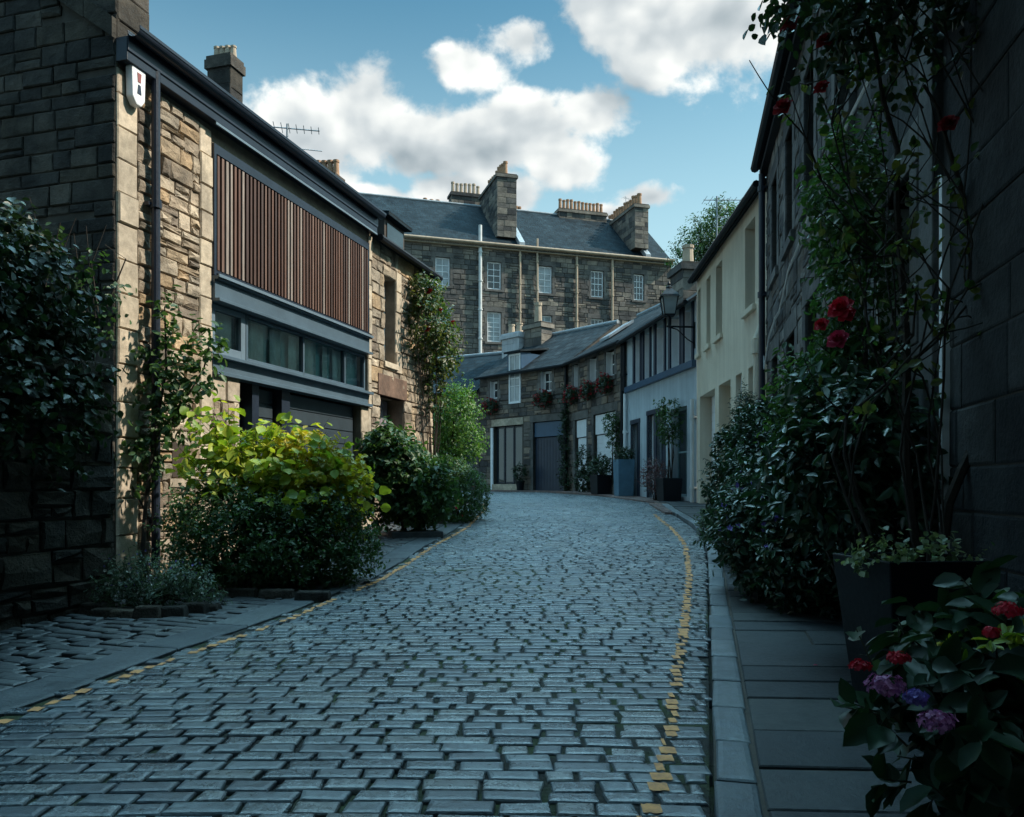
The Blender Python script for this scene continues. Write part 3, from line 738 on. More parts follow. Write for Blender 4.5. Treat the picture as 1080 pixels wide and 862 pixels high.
# gable end facing the lane's mouth
GA = lambda a, b, d: (-d, D1-a, b)
topf = lambda a: 6.05+(2.45)*(1-abs((D1-a)-3.5)/3.5)
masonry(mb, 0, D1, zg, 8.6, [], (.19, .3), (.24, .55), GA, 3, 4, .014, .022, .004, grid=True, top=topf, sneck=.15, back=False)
mb.add([(0, 0, zg), (0, D1, zg), (0, D1, 6.05), (0, 3.5, 8.5), (0, 0, 6.05)], [(0, 1, 2, 3, 4)], 4)
mb.add([(W1, 0, zg), (W1, D1, zg), (W1, D1, 6.05), (W1, 3.5, 8.5), (W1, 0, 6.05)], [(4, 3, 2, 1, 0)], 4)
mb.add([(0, D1, zg), (W1, D1, zg), (W1, D1, 6.05), (0, D1, 6.05)], [(0, 1, 2, 3)], 4)
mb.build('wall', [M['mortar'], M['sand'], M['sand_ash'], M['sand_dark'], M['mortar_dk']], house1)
gable_roof(house1, W1-.38, D1, 6.1, 8.5, 3.5, 'slate', .16, .1, .38, gut=False)
mb = MB(); mb.box(.0, W1-.02, -.15, .0, 5.80, 6.06); mb.box(.0, W1-.02, -.165, -.152, 5.9, 6.115)
mb.build('fascia', M['pipe_blue'], house1, bevel=.01); MB().box(1.5, W1-.03, -.155, -.13, 5.765, 5.796).build('drip_edge', M['steel_lt'], house1)
mb = MB(); n = 14; pts = []
for i in range(n+1):
    q = math.pi*i/n; pts.append((-.235-.08*math.cos(q), 6.12-.08*math.sin(q)))
vs = [(x, y, z) for x in (.0, W1) for y, z in pts]; mb.add(vs, [(i, i+1, n+2+i, n+1+i) for i in range(n)])
mb.box(0, W1, -.322, -.312, 6.11, 6.145); mb.build('gutter', M['pipe_blue'], house1)
mb = MB(); mb.box(.0, .36, -.03, 3.5, 6.05, 6.1)        # skew stones over the gable
sk = MB()
for k in range(9):
    a, b = k/9, (k+1)/9
    for (ya, yb, za, zb) in ((3.5*a, 3.5*b, 6.05+2.45*a, 6.05+2.45*b),):
        sk.add([(-.05, ya+.005, za), (.36, ya+.005, za), (.36, yb-.005, zb), (-.05, yb-.005, zb), (-.05, ya+.005, za+.22), (.36, ya+.005, za+.22), (.36, yb-.005, zb+.22), (-.05, yb-.005, zb+.22)],
               [(0, 3, 2, 1), (4, 5, 6, 7), (0, 1, 5, 4), (1, 2, 6, 5), (2, 3, 7, 6), (3, 0, 4, 7)])
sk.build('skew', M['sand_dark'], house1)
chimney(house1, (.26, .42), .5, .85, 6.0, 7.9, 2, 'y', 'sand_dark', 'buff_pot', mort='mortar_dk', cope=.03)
# slat screen
mb = MB(); x = 1.66
while x < 5.92:
    wd = random.uniform(.034, .05); mb.box(x, x+wd, -.055, -.005, 3.97, 5.44); x += wd+.045
mb.build('slat_screen', M['timber'], house1)
mb = MB()
mb.box(1.60, 1.645, -.05, .03, 3.9, 5.58); mb.box(5.935, 5.975, -.05, .03, 3.9, 5.58); mb.box(1.645, 5.935, -.05, .03, 5.46, 5.58); mb.box(1.645, 5.935, -.045, .028, 3.93, 3.965)
mb.build('screen_frame', M['pipe_blue'], house1)
MB().box(1.6, 5.97, .2, .24, 2.68, 5.6).build('screen_backing', M['void'], house1)
mb = MB(); mb.box(1.60, 5.97, -.11, .1, 3.84, 3.885); mb.box(1.60, 5.97, -.06, .1, 3.60, 3.84); mb.box(1.60, 5.97, -.13, .1, 3.56, 3.6)
mb.build('beam', M['steel'], house1, bevel=.004)
MB().box(1.59, 5.98, -.135, -.112, 3.862, 3.9).build('drip_edge', M['steel_lt'], house1)
mb = MB(); mb.box(1.60, 6.02, -.10, .1, 2.62, 2.67); mb.box(1.60, 5.97, -.03, .1, 2.67, 2.84); mb.box(1.60, 6.02, -.12, .1, 2.84, 2.885)
mb.build('beam', M['steel'], house1, bevel=.004)
for a, b, fw in ((1.61, 2.36, .1), (2.37, 5.95, .05)):
    mb = MB()
    mb.box(a, b, .02, .1, 2.89, 2.89+fw*1.3); mb.box(a, b, .02, .1, 3.55-fw*.7, 3.55); mb.box(a, a+fw, .018, .098, 2.9, 3.54); mb.box(b-fw, b, .018, .098, 2.9, 3.54)
    if b-a > 1:
        for q in (3.87, 5.2): mb.box(q-.02, q+.02, .02, .1, 2.9, 3.54)
    o = mb.build('window', M['steel_lt'] if b-a < 1 else M['steel'], house1, bevel=.004)
    MB().add([(a+.02, .06, 2.92), (b-.02, .06, 2.92), (b-.02, .06, 3.53), (a+.02, .06, 3.53)], [(0, 1, 2, 3)]).build('pane', M['clear'], o)
    MB().box(a+.01, b-.01, .185, .195, 2.9, 3.55).build('blind', M['teal_blind'], o)  # teal sheet behind the glass, stands in for its teal reflection
    for c0_, c1_ in (((a+.08, a+.62),) if b-a < 1 else ((2.45, 2.95), (3.1, 3.42), (3.6, 4.4), (4.62, 4.8), (4.95, 5.5))):
        cm = MB(); nn = int((c1_-c0_)/.035); zz = [(c0_+(c1_-c0_)*i/nn, .13+(.022 if i % 2 else 0)+random.uniform(-.006, .006)) for i in range(nn+1)]
        cm.add([(x, y, 2.9) for x, y in zz]+[(x, y, 3.5) for x, y in zz], [(i, i+1, nn+2+i, nn+1+i) for i in range(nn)]); cm.build('curtain', M['curtain'], o)  # pale folds stand in for white window frames reflected in the glass
o = MB().box(2.16, 2.52, .22, .26, zg, 2.62).build('window', M['steel'], house1)
MB().box(2.2, 2.48, .205, .212, .2, 2.55).build('pane', M['glass_teal'], o)
mb = MB(); mb.box(2.56, 2.72, .05, .3, zg, 2.62); mb.box(3.3, 3.52, .05, .3, zg, 2.62); mb.build('post', M['pipe_blue'], house1)
door(house1, 2.73, 3.29, .1, 2.6, .2, 'door_dk', 12, horiz=True)
g = door(house1, 3.53, 5.70, .1, 2.6, .14, 'door_dk', 11, name='garage_door', handle=False, horiz=True)
MB().tube([(5.45, .1, 1.15), (5.45, .06, 1.15), (5.62, .06, 1.15)], .012, 6).build('handle', M['lead'], g)
downpipe(house1, .47, .25, 5.9, 'pipe_blue', .048, -.12)
mb = MB(); mb.box(.78, 1.2, -.06, .0, 1.18, 1.28); mb.build('ledge', M['sand_ash'], house1)
MB().box(.84, 1.12, -.04, -.02, 1.3, 1.78).build('vent_panel', M['wood_dk'], house1)
# alarm box on the wall
al = thing('alarm_box', 'white shield-shaped alarm box fixed high on the corner beside the downpipe', 'alarm box', (FO.x+.2*FD.x, FO.y+.2*FD.y, 5.62), rzL)
poly = [(x*.78, z*.84) for x, z in ((-.12, .27), (.12, .27), (.135, .2), (.12, -.18), (.05, -.27), (-.05, -.27), (-.12, -.18), (-.135, .2))]
MB().prism(poly, -.13, -.035).build('case', M['white'], al, bevel=.015)
mk = MB(); mk.prism([(-.03, .13), (.03, .13), (.022, .03), (-.022, .03)], -.136, -.131, 0); mk.prism([(-.018, .0), (.018, .0), (.03, -.1), (-.03, -.1)], -.136, -.131, 1)
mk.build('emblem', [plain_mat('dull_red_print', (.25,.08,.08), .6), M['navy']], al)
# ------------------------------------------------------------------ second house on the left
o2 = FO+FD*W1
house2 = thing('stone_house', 'narrow stone house with red sandstone lintel over its recessed door', 'house', (o2.x, o2.y, 0), rzL)
W2 = 3.0
op = [(.55, 1.05, 3.55, 5.2), (.35, 1.45, 0, 2.9)]
mb = MB()
masonry(mb, .0, W2, 0, 5.75, op+[(1.05, 1.3, 3.4, 5.4)], (.2, .3), (.22, .5), FRONT, 1, 0, .016, .03, .012, grid=True, sneck=.3, back=False)
plain_wall(mb, 0, W2, 0, 5.75, op, reveal=.4)
for z in np.arange(3.4, 5.4, .4): block(mb, (1.05, 1.3, z, z+.4), FRONT, 2, .008, .04, .002, False)
shell(mb, W2, 7, 0, 5.7, 8.0, 3.5, 0, left=False)
GB = lambda a, b, d: (W2+d, a, b)
masonry(mb, 0, 7, 0, 8, [], (.24, .36), (.3, .6), GB, 1, 0, .014, .03, .01, top=lambda a: 5.7+2.3*(1-abs(a-3.5)/3.5), back=False)
mb.build('wall', [M['mortar'], M['sand'], M['sand_ash']], house2)
mb = MB(); mb.box(.25, 1.55, -.05, .15, 2.9, 3.3); mb.build('lintel', M['red_sand'], house2, bevel=.01)
window(house2, .56, 1.04, 3.56, 5.19, .2, 4, 2, 'white', 'glass', sill='sand_ash')
door(house2, .4, 1.4, .3, 2.88, .33, 'lilac', 6)
gable_roof(house2, W2, 7, 5.8, 7.95, 3.5, 'slate', .15, .1, 0)
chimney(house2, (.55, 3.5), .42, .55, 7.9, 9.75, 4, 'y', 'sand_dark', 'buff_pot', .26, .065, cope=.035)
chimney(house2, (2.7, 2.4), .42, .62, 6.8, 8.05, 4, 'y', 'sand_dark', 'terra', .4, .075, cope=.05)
mb = MB(); mb.box(1.75, 2.75, .55, 2.2, 5.9, 6.75); d = mb.build('dormer', M['wood_dk'], house2)
MB().add([(1.65, .4, 6.75), (2.85, .4, 6.75), (2.85, 2.6, 6.95), (1.65, 2.6, 6.95), (1.65, .4, 6.83), (2.85, .4, 6.83), (2.85, 2.6, 7.03), (1.65, 2.6, 7.03)], [(0, 3, 2, 1), (4, 5, 6, 7), (0, 1, 5, 4), (1, 2, 6, 5), (2, 3, 7, 6), (3, 0, 4, 7)]).build('dormer_roof', M['slate'], d)
MB().box(1.85, 2.65, .53, .548, 6.0, 6.65).build('pane', M['glass'], d)
# ------------------------------------------------------------------ old garden wall in the left foreground
gw0 = Vector((-3.66, 7.2)); gwd = FD
glen = 16.
gw = thing('garden_wall', 'old dark rubble boundary wall under the ivy at the left edge', 'garden wall', (gw0.x-gwd.x*glen, gw0.y-gwd.y*glen, 0), rzL)
mb = MB(); mb.box(0, glen, .0, .5, -.1, 2.15)
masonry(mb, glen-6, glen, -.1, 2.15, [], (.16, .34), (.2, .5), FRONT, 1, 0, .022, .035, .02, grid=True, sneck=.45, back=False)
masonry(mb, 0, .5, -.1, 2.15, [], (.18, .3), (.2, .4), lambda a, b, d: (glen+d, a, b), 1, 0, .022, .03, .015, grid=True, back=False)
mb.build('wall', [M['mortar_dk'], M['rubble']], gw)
mb = MB()
for x in np.arange(glen-6, glen-.02, .5): mb.box(x+.01, x+.49, -.06+random.uniform(-.02, .02), .56, 2.15, 2.27+random.uniform(-.02, .03))
mb.build('coping', M['rubble'], gw, bevel=.02)

# ================================================================== RIGHT: grey stone house in shade
rzR = math.atan2(RD.y, RD.x)
houseR = thing('stone_house', 'shaded grey stone house along the right pavement behind the climbing roses', 'house', (RO.x, RO.y, 0), rzR)
WR = 24
opR = []
wl = [(.9, 1.7, 1.45, 3.2), (2.7, 3.5, 1.45, 3.2), (4.4, 5.2, 1.45, 3.3), (7.93, 8.7, .95, 3.2)]
wu = [(.9, 1.6, 4.5, 6.0), (2.6, 3.3, 4.5, 6.0), (4.3, 5.0, 4.5, 6.0), (6.2, 6.9, 4.5, 6.0), (8.0, 8.7, 4.5, 6.0)]
dr = [(6.05, 6.95, 0, 2.9)]
opR = wl+wu+dr
UR = 5.7
houseT = thing('stone_house', 'tall dark stone house with pilasters nearest the camera on the right', 'house', (RO.x, RO.y, 0), rzR)  # unseen upper part added to shade the ivy and near lane
ext = [(h[0]-.16, h[1]+.16, max(h[2]-.14, -.1), h[3]+.26) for h in opR]
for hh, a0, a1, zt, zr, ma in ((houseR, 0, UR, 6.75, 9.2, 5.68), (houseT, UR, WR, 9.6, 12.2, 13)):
    mb = MB()
    if a0 == 0: masonry(mb, a0, ma, -.1, zt-.15, [h for h in ext if a0 <= h[0] < a1], (.2, .32), (.26, .56), FRONT, 1, 0, .014, .02, .006, grid=True, sneck=.25, back=False)
    else: masonry(mb, a0, ma, -.1, zt-.15, [h for h in ext if a0 <= h[0] < a1], (.3, .36), (.5, .9), FRONT, 1, 0, .008, .010, .001, sneck=0, back=False)
    plain_wall(mb, a0, a1, -.1, zt, [h for h in opR if a0 <= h[0] < a1], reveal=.3)
    for x in (a0, a1): mb.add([(x, 0, -.1), (x, 8, -.1), (x, 8, zt), (x, 4, zr), (x, 0, zt)], [(0, 1, 2, 3, 4)])
    mb.add([(a0, 8, -.1), (a1, 8, -.1), (a1, 8, zt), (a0, 8, zt)], [(0, 1, 2, 3)])
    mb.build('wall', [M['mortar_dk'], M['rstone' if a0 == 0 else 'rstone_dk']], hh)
    gable_roof(hh, a1-a0, 8, zt, zr, 4, 'slate', .14, .1, a0, gut=False)
    MB().tube([(a0-.05, -.2, zt-.08), (a1, -.2, zt-.08)], .075, 8).build('gutter', M['black'], hh)
    MB().box(a0-.02, a1, -.13, 0, zt-.25, zt-.15).build('soffit', M['black'], hh)
for h in wl+wu:
    q = houseR if h[0] < UR else houseT
    sur(window(q, *h, .2, 4, 2, 'offwhite' if h[0] > 7 else 'steel', 'glass'), h, 'rash', wdt=.16, pr=.03, lint=.26)
for h in dr: sur(door(houseT, h[0]+.01, h[1]-.01, .2, 2.88, .25, 'navy', 4), h, 'rash', wdt=.17, pr=.04, lint=.3, sill=False)
for xx in (9.05, 10.55, 11.6): MB().box(xx, xx+.26, -.07, .1, -.1, 9.3).build('pilaster', M['rash'], houseT, bevel=.008)
for a_, z0, z1 in ((6.9, .1, 2.89), (9.365, .1, 2.89), (7.94, .96, 3.19)): MB().box(a_, a_+.05, -.05, .24, z0, z1).build('door_post', M['white'], houseT)
downpipe(houseR, .12, .3, 6.5, 'pipe_blue', .055, -.1)
mb = MB(); pts = [(0, -.06, 3.55), (.2, -.07, 3.2), (.8, -.06, 3.6), (1.6, -.05, 3.75), (2.2, -.06, 3.72), (3.2, -.06, 4.05), (4.1, -.06, 4.1), (5., -.06, 4.22), (5.6, -.07, 3.9), (6.2, -.06, 4.2), (7., -.06, 4.3), (9, -.06, 4.2)]
mb.tube(pts, .012, 5); mb.tube([(a+.1, b-.01, c-.05) for a, b, c in pts], .009, 5); mb.build('cable', M['offwhite'], houseR)

# added behind us, out of view, to darken the foreground: a tall gatehouse with an arch
gh = thing('gatehouse', 'tall stone gatehouse with an arched carriageway closing the lane behind the viewer', 'gatehouse', (-9, -9.5, 0))
mb = MB(); n = 14
arch = [(9-2.6, -.2), (9-2.6, 2.4)]+[(9-2.6*math.cos(math.pi*i/n), 2.4+1.6*math.sin(math.pi*i/n)) for i in range(1, n)]+[(9+2.6, 2.4), (9+2.6, -.2)]
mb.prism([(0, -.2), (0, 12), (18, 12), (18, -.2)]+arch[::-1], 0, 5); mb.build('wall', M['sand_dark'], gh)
gable_roof(gh, 18, 5, 12, 14, 2.5, 'slate', .2)
# ------------------------------------------------------------------ cream harled house
CO = Vector((4.7, 20)); CD = (RO-CO).normalized(); WC = (RO-CO).length
rzC = math.atan2(CD.y, CD.x)
houseC = thing('rendered_house', 'cream harled house with deep recessed garage and tall upper windows', 'house', (CO.x, CO.y, 0), rzC)
cu = [(.12, .5, 4.5, 6.1), (1.22, 1.7, 4.5, 6.1), (2.3, 2.95, 4.5, 6.1), (4.95, 5.7, 4.5, 6.1)]
cl = [(.4, 2.2, .5, 3.4), (2.6, 3.75, .5, 3.4), (4.2, 4.7, 1.5, 3.4), (5.2, 5.95, .4, 3.4)]
mb = MB(); plain_wall(mb, 0, WC-.02, .2, 6.45, cu+cl, reveal=.32); shell(mb, WC-.02, 7, .2, 6.4, 8.7, 3.5, right=False)
mb.build('wall', M['cream'], houseC)
for h in cu: window(houseC, *h, .2, 4, 2, 'offwhite', 'glass', sill='cream')
door(houseC, *cl[0], .3, 'white', 14, name='garage_door', horiz=True)
door(houseC, *cl[1], .3, 'creampipe', 5); window(houseC, *cl[2], .1, 2, 1, 'white', 'glass_lt', sill='cream'); door(houseC, *cl[3], .3, 'offwhite', 4)
gable_roof(houseC, WC-.02, 7, 6.45, 8.7, 3.5, 'slate', .13, .1, 0)
mb = MB(); mb.tube([(6.25, -.1, .3), (6.25, -.1, 3.5)], .075, 12); mb.tube([(6.25, -.1, 3.5), (6.25, -.1, 3.75)], .11, 12); mb.tube([(6.25, -.1, 3.75), (6.25, .02, 4.05)], .08, 12); mb.build('downpipe', M['creampipe'], houseC)
# ------------------------------------------------------------------ blue-grey house
BO = Vector((3.77, 25.9)); BD = (CO-BO).normalized(); WB = (CO-BO).length
houseB = thing('rendered_house', 'blue-grey rendered house with dark blue window posts and sill band', 'house', (BO.x, BO.y, 0), math.atan2(BD.y, BD.x))
bu = [(.95, 1.5, 4.42, 5.8), (1.85, 2.4, 4.42, 5.8), (2.95, 3.65, 4.42, 5.8), (4.15, 4.85, 4.42, 5.8), (5.15, 5.7, 4.42, 5.8)]
bl_ = [(.6, 1.3, .7, 3.15), (2.2, 2.75, .7, 3.3), (2.95, 3.6, .7, 3.3), (4.1, 5.3, .9, 3.3)]
mb = MB(); plain_wall(mb, 0, WB-.02, .3, 6.0, bu+bl_, reveal=.25); shell(mb, WB-.02, 6, .3, 6.0, 8.0, 3); mb.build('wall', M['bluegrey'], houseB)
MB().box(.1, WB-.05, -.12, .05, 4.22, 4.40).build('sill_band', M['blue_pt'], houseB, bevel=.01)
for h in bu:
    q = window(houseB, *h, .2, 3, 2, 'white', 'glass', fw=.08); lining(q, h)
    MB().box(h[0]-.16, h[0], -.05, .12, h[2], h[3]+.12).build('post', M['navy'], q); MB().box(h[1], h[1]+.1, -.05, .12, h[2], h[3]+.12).build('post', M['navy'], q)
q3 = (door(houseB, *bl_[0], .15, 'navy', 0, panes=(1.8, 3.0)), window(houseB, *bl_[1], .12, 4, 1, 'white', 'glass'), door(houseB, *bl_[2], .15, 'navy', 4, panes=(2.2, 3.1)))
for q, h in zip(q3, bl_): sur(q, h, 'navy', wdt=.1, pr=.03, lint=.14, sill=False, joints=False)
window(houseB, *bl_[3], .2, 2, 2, 'teal_pt', 'glass')
gable_roof(houseB, WB-.02, 6, 6.0, 8.0, 3, 'slate2', .25)
downpipe(houseB, .1, .6, 4.2, 'white', .05); downpipe(houseB, WB-.1, .6, 3.4, 'offwhite', .05); downpipe(houseB, .02, 4.3, 5.9, 'black', .05)
chimney(houseB, (.3, 2.0), 1.15, .8, 6.6, 8.35, 1, 'x', 'ten', 'buff_pot', .75, .2)
# ------------------------------------------------------------------ stone mews A (two white doors) and B (dark garage)
AO = Vector((2.24, 31)); AD = (BO-AO).normalized(); WA = (BO-AO).length
houseA = thing('mews_house', 'stone mews house with two white garage doors and three flower baskets', 'house', (AO.x, AO.y, 0), math.atan2(AD.y, AD.x))
au = [(.55, 1.05, 4.95, 5.85), (2.15, 2.85, 4.95, 5.85), (3.65, 4.4, 4.95, 5.85)]
al_ = [(.7, 1.9, .8, 3.7), (2.55, 4.5, .8, 3.75)]
mb = MB(); exA = [(h[0]-.14, h[1]+.14, h[2]-.14, h[3]+.22) for h in au]+[(h[0]-.14, h[1]+.14, h[2], h[3]+.3) for h in al_]
masonry(mb, 0, WA-.02, .5, 6.05, exA, (.2, .32), (.28, .6), FRONT, 1, 0, .018, .03, .01, sneck=.25, back=False); plain_wall(mb, 0, WA-.02, .5, 6.05, au+al_); shell(mb, WA-.02, 6, .5, 6.0, 8.0, 3)
mb.build('wall', [M['mortar_dk'], M['mews']], houseA)
for h in au:
    q = window(houseA, *h, .19, 2, 2, 'white', 'glass', fw=.09); sur(q, h, 'ten_trim', wdt=.14, pr=.035, lint=.2); lining(q, h)
for h, nb_ in zip(al_, (9, 14)):
    g = door(houseA, h[0]+.02, h[1]-.02, .85, 3.0, .12, 'white', nb_, name='garage_door', horiz=True)
    sur(g, h, 'ten_trim', wdt=.14, pr=.035, lint=.3, sill=False)
    MB().box(h[0]+.02, h[1]-.02, .05, .15, 3.03, h[3]-.02).build('door_header', M['white'], g, bevel=.01)
r = gable_roof(houseA, WA-.02, 6, 6.05, 8.0, 3, 'slate2', .25)
mb = MB(); k = 1.95/3
mb.add([(1.2, .8, 6.05+.8*k+.10), (2.1, .8, 6.05+.8*k+.10), (2.1, 1.8, 6.05+1.8*k+.10), (1.2, 1.8, 6.05+1.8*k+.10), (1.2, .8, 6.05+.8*k+.2), (2.1, .8, 6.05+.8*k+.2), (2.1, 1.8, 6.05+1.8*k+.2), (1.2, 1.8, 6.05+1.8*k+.2)], [(0, 3, 2, 1), (4, 5, 6, 7), (0, 1, 5, 4), (1, 2, 6, 5), (2, 3, 7, 6), (3, 0, 4, 7)])
sk = mb.build('skylight', M['lead'], r)
downpipe(houseA, WA-.15, .7, 5.9, 'black', .06)
B2 = Vector((-1.43, 35)); B2D = (AO-B2).normalized(); WB2 = (AO-B2).length
houseM = thing('mews_house', 'stone mews house with navy garage door and tall white dormer window', 'house', (B2.x, B2.y, 0), math.atan2(B2D.y, B2D.x))
mu = [(.7, 1.2, 4.95, 5.75), (3.85, 4.5, 4.98, 5.85), (1.95, 2.7, 4.65, 6.05)]
ml = [(.95, 2.75, 1.25, 3.75), (3.42, 5.15, .8, 3.8)]
mb = MB(); exM = [(h[0]-.14, h[1]+.14, h[2]-.14, h[3]+.2) for h in mu[:2]]+[mu[2]]+[(ml[0][0]-.05, ml[0][1]+.1, ml[0][2], ml[0][3]+.32)]+[(ml[1][0]-.14, ml[1][1]+.14, ml[1][2], ml[1][3]+.3)]
masonry(mb, 0, WB2, .5, 6.05, exM, (.2, .32), (.28, .6), FRONT, 1, 0, .018, .03, .01, sneck=.25, back=False); plain_wall(mb, 0, WB2, .5, 6.05, mu+ml); shell(mb, WB2, 6, .5, 6.0, 8.0, 3)
mb.build('wall', [M['mortar_dk'], M['mews']], houseM)
MB().box(.85, 2.85, -.06, .1, 3.75, 4.05).build('lintel', M['sand_ash'], houseM, bevel=.01); MB().box(.9, 2.8, -.08, .15, .8, 1.25).build('step', M['sand_ash'], houseM, bevel=.01)
for h in mu[:2]:
    q = window(houseM, *h, .19, 2, 2, 'white', 'glass', fw=.09); sur(q, h, 'ten_trim', wdt=.14, pr=.035, lint=.18); lining(q, h)
# dormer: tall window breaking the eave
mb = MB(); mb.box(1.9, 1.95, -.06, 1.1, 6.1, 6.78); mb.box(2.7, 2.75, -.06, 1.1, 6.1, 6.78); mb.box(1.95, 2.7, .2, 1.1, 6.3, 6.75); dm = mb.build('dormer', M['blue_pt'], houseM)
MB().add([(1.8, -.2, 6.78), (2.85, -.2, 6.78), (2.85, 1.5, 7.05), (1.8, 1.5, 7.05), (1.8, -.2, 6.86), (2.85, -.2, 6.86), (2.85, 1.5, 7.13), (1.8, 1.5, 7.13)], [(0, 3, 2, 1), (4, 5, 6, 7), (0, 1, 5, 4), (1, 2, 6, 5), (2, 3, 7, 6), (3, 0, 4, 7)]).build('dormer_roof', M['slate2'], dm)
window(houseM, 1.96, 2.69, 4.66, 6.76, -.05, 3, 2, 'white', 'glass_lt', fw=.08)
for a, b in ((.97, 1.5), (1.55, 2.1), (2.15, 2.73)):
    o = MB().box(a, b, .15, .2, 1.27, 3.73).build('window', M['pipe_blue'], houseM); MB().box(a+.06, b-.06, .14, .147, 1.35, 3.65).build('pane', M['glass'], o)
MB().box(.78, .92, -.05, .1, 1.0, 3.7).build('post', M['white'], houseM)
g = door(houseM, 3.44, 5.13, .85, 3.15, .12, 'navy', 10, name='garage_door', handle=False); sur(g, ml[1], 'ten_trim', wdt=.14, pr=.035, lint=.28, sill=False); MB().box(3.44, 5.13, .05, .16, 3.18, 3.78).build('door_header', M['blue_pt'], houseM, bevel=.01)
r = gable_roof(houseM, WB2, 6, 6.05, 8.0, 3, 'slate2', .25)
downpipe(houseM, WB2-.08, .7, 5.9, 'black', .06)
chimney(houseM, (-.15, 2.3), 1.15, .7, 6.0, 8.2, 2, 'x', 'white_harl', 'buff_pot', .5, .17, mort='white_harl'); chimney(houseM, (1.15, 2.5), 1.1, .7, 7.0, 8.5, 1, 'x', 'ten', 'buff_pot', 1.0, .19)
# far-left house C
C2 = Vector((-6.2, 37.6)); C2D = (B2-C2).normalized(); WC2 = (B2-C2).length-.02
houseD = thing('mews_house', 'grey mews house half hidden behind the small lime tree', 'house', (C2.x, C2.y, 0), math.atan2(C2D.y, C2D.x))
dl = [(3.6, 4.2, 1.6, 3.0), (4.55, 5.1, .9, 3.4), (1., 1.8, 1.6, 3.0)]
mb = MB(); masonry(mb, 0, WC2, .5, 5.5, dl, (.22, .32), (.28, .6), FRONT, 1, 0, .018, .03, .01, back=False); plain_wall(mb, 0, WC2, .5, 5.5, dl); shell(mb, WC2, 6, .5, 5.5, 7.4, 3); mb.build('wall', [M['mortar_dk'], M['mews']], houseD)
window(houseD, *dl[0], .1, 4, 2, 'white', 'glass'); window(houseD, *dl[2], .1, 4, 2, 'white', 'glass'); door(houseD, *dl[1], .15, 'navy', 4)
gable_roof(houseD, WC2, 6, 5.5, 7.5, 3, 'slate', .25)

# ------------------------------------------------------------------ tenement behind
TO = Vector((-5.8, 48)); TD = Vector((.956, .293)).normalized()
ten = thing('tenement', 'tall dark stone tenement with slate roof and big chimney stacks above the mews', 'tenement', (TO.x, TO.y, 0), math.atan2(TD.y, TD.x))
tw = []
for uc in (1.6, 4.9, 8.3, 11.9, 14.9):
    wd = .46 if uc < 14 else .38
    for z0, z1 in ((13.5, 15.25), (10.2, 12.1), (6.9, 8.8)): tw.append((uc-wd, uc+wd, z0, z1))
for uc in (-2, -6, -10):
    for z0, z1 in ((13.5, 15.25), (10.2, 12.1)): tw.append((uc-.46, uc+.46, z0, z1))
ex = [(h[0]-.18, h[1]+.18, h[2]-.16, h[3]+.3) for h in tw]
mb = MB(); masonry(mb, -12, 17.3, 5, 16.2, ex, (.26, .36), (.35, .75), FRONT, 1, 0, .03, .03, .012, sneck=.3, back=False); plain_wall(mb, -12, 17.3, 0, 16.3, tw)
for x in (-12, 17.3): mb.add([(x, 0, 0), (x, 9, 0), (x, 9, 16.3), (x, 4.5, 20.2), (x, 0, 16.3)], [(0, 1, 2, 3, 4)])
mb.add([(-12, 9, 0), (17.3, 9, 0), (17.3, 9, 16.3), (-12, 9, 16.3)], [(0, 1, 2, 3)])
mb.build('wall', [M['mortar_dk'], M['ten']], ten)
gl = ['glass_lt', 'glass', 'glass_lt', 'glass_lt', 'glass']
for i, h in enumerate(tw):
    o = window(ten, *h, .12, 6 if i % 3 else 4, 3 if h[0] > 11 else 2, 'white', 'glass' if 11 < h[0] < 13 else random.choice(['glass', 'glass_lt', 'glass_lt']), fw=.085, bar=.035)
    sur(o, h, 'ten_trim', wdt=.17, pr=.035, lint=.3)
gable_roof(ten, 29.3, 9, 16.35, 20.2, 4.5, 'slate', .3, .12, -12, gut=False)
mb = MB(); mb.box(-12, 17.3, -.3, .0, 16.0, 16.2); mb.tube([(-12, -.38, 16.25), (17.3, -.38, 16.25)], .09, 8); mb.build('gutter', M['buff_pot'], ten)
for u_, z0, z1, rr in ((3.95, 8, 17.4, .11), (6.55, 8, 16.2, .07), (7.7, 11.3, 16.9, .07), (10.4, 9.5, 16.4, .08), (12.9, 9.5, 16.4, .08)):
    downpipe(ten, u_, z0, z1, 'offwhite' if u_ < 4 else 'buff_pot', rr, -.16)
chimney(ten, (5.85, 2.6), 1.3, 4.4, 17.0, 20.6+.4, 9, 'y', 'ten', 'terra', .95, .16)
chimney(ten, (15.1, 2.7), 1.0, 5.4, 17.0, 19.9, 12, 'y', 'ten', 'terra', .85, .17)
chimney(ten, (12.6, 4.6), 3.6, .9, 19.0, 20.6, 12, 'x', 'ten', 'terra', .75, .13)
chimney(ten, (4.4, 5.6), 2.2, .9, 19.3, 21.3, 7, 'x', 'ten', 'buff_pot', .75, .13); chimney(ten, (2.2, 6.6), 1.4, .8, 19.0, 20.6, 3, 'x', 'ten', 'terra', .5, .15); chimney(ten, (8.2, 6.6), 1.2, .8, 19.3, 20.4, 5, 'x', 'ten', 'terra', .85, .14)
mb = MB()
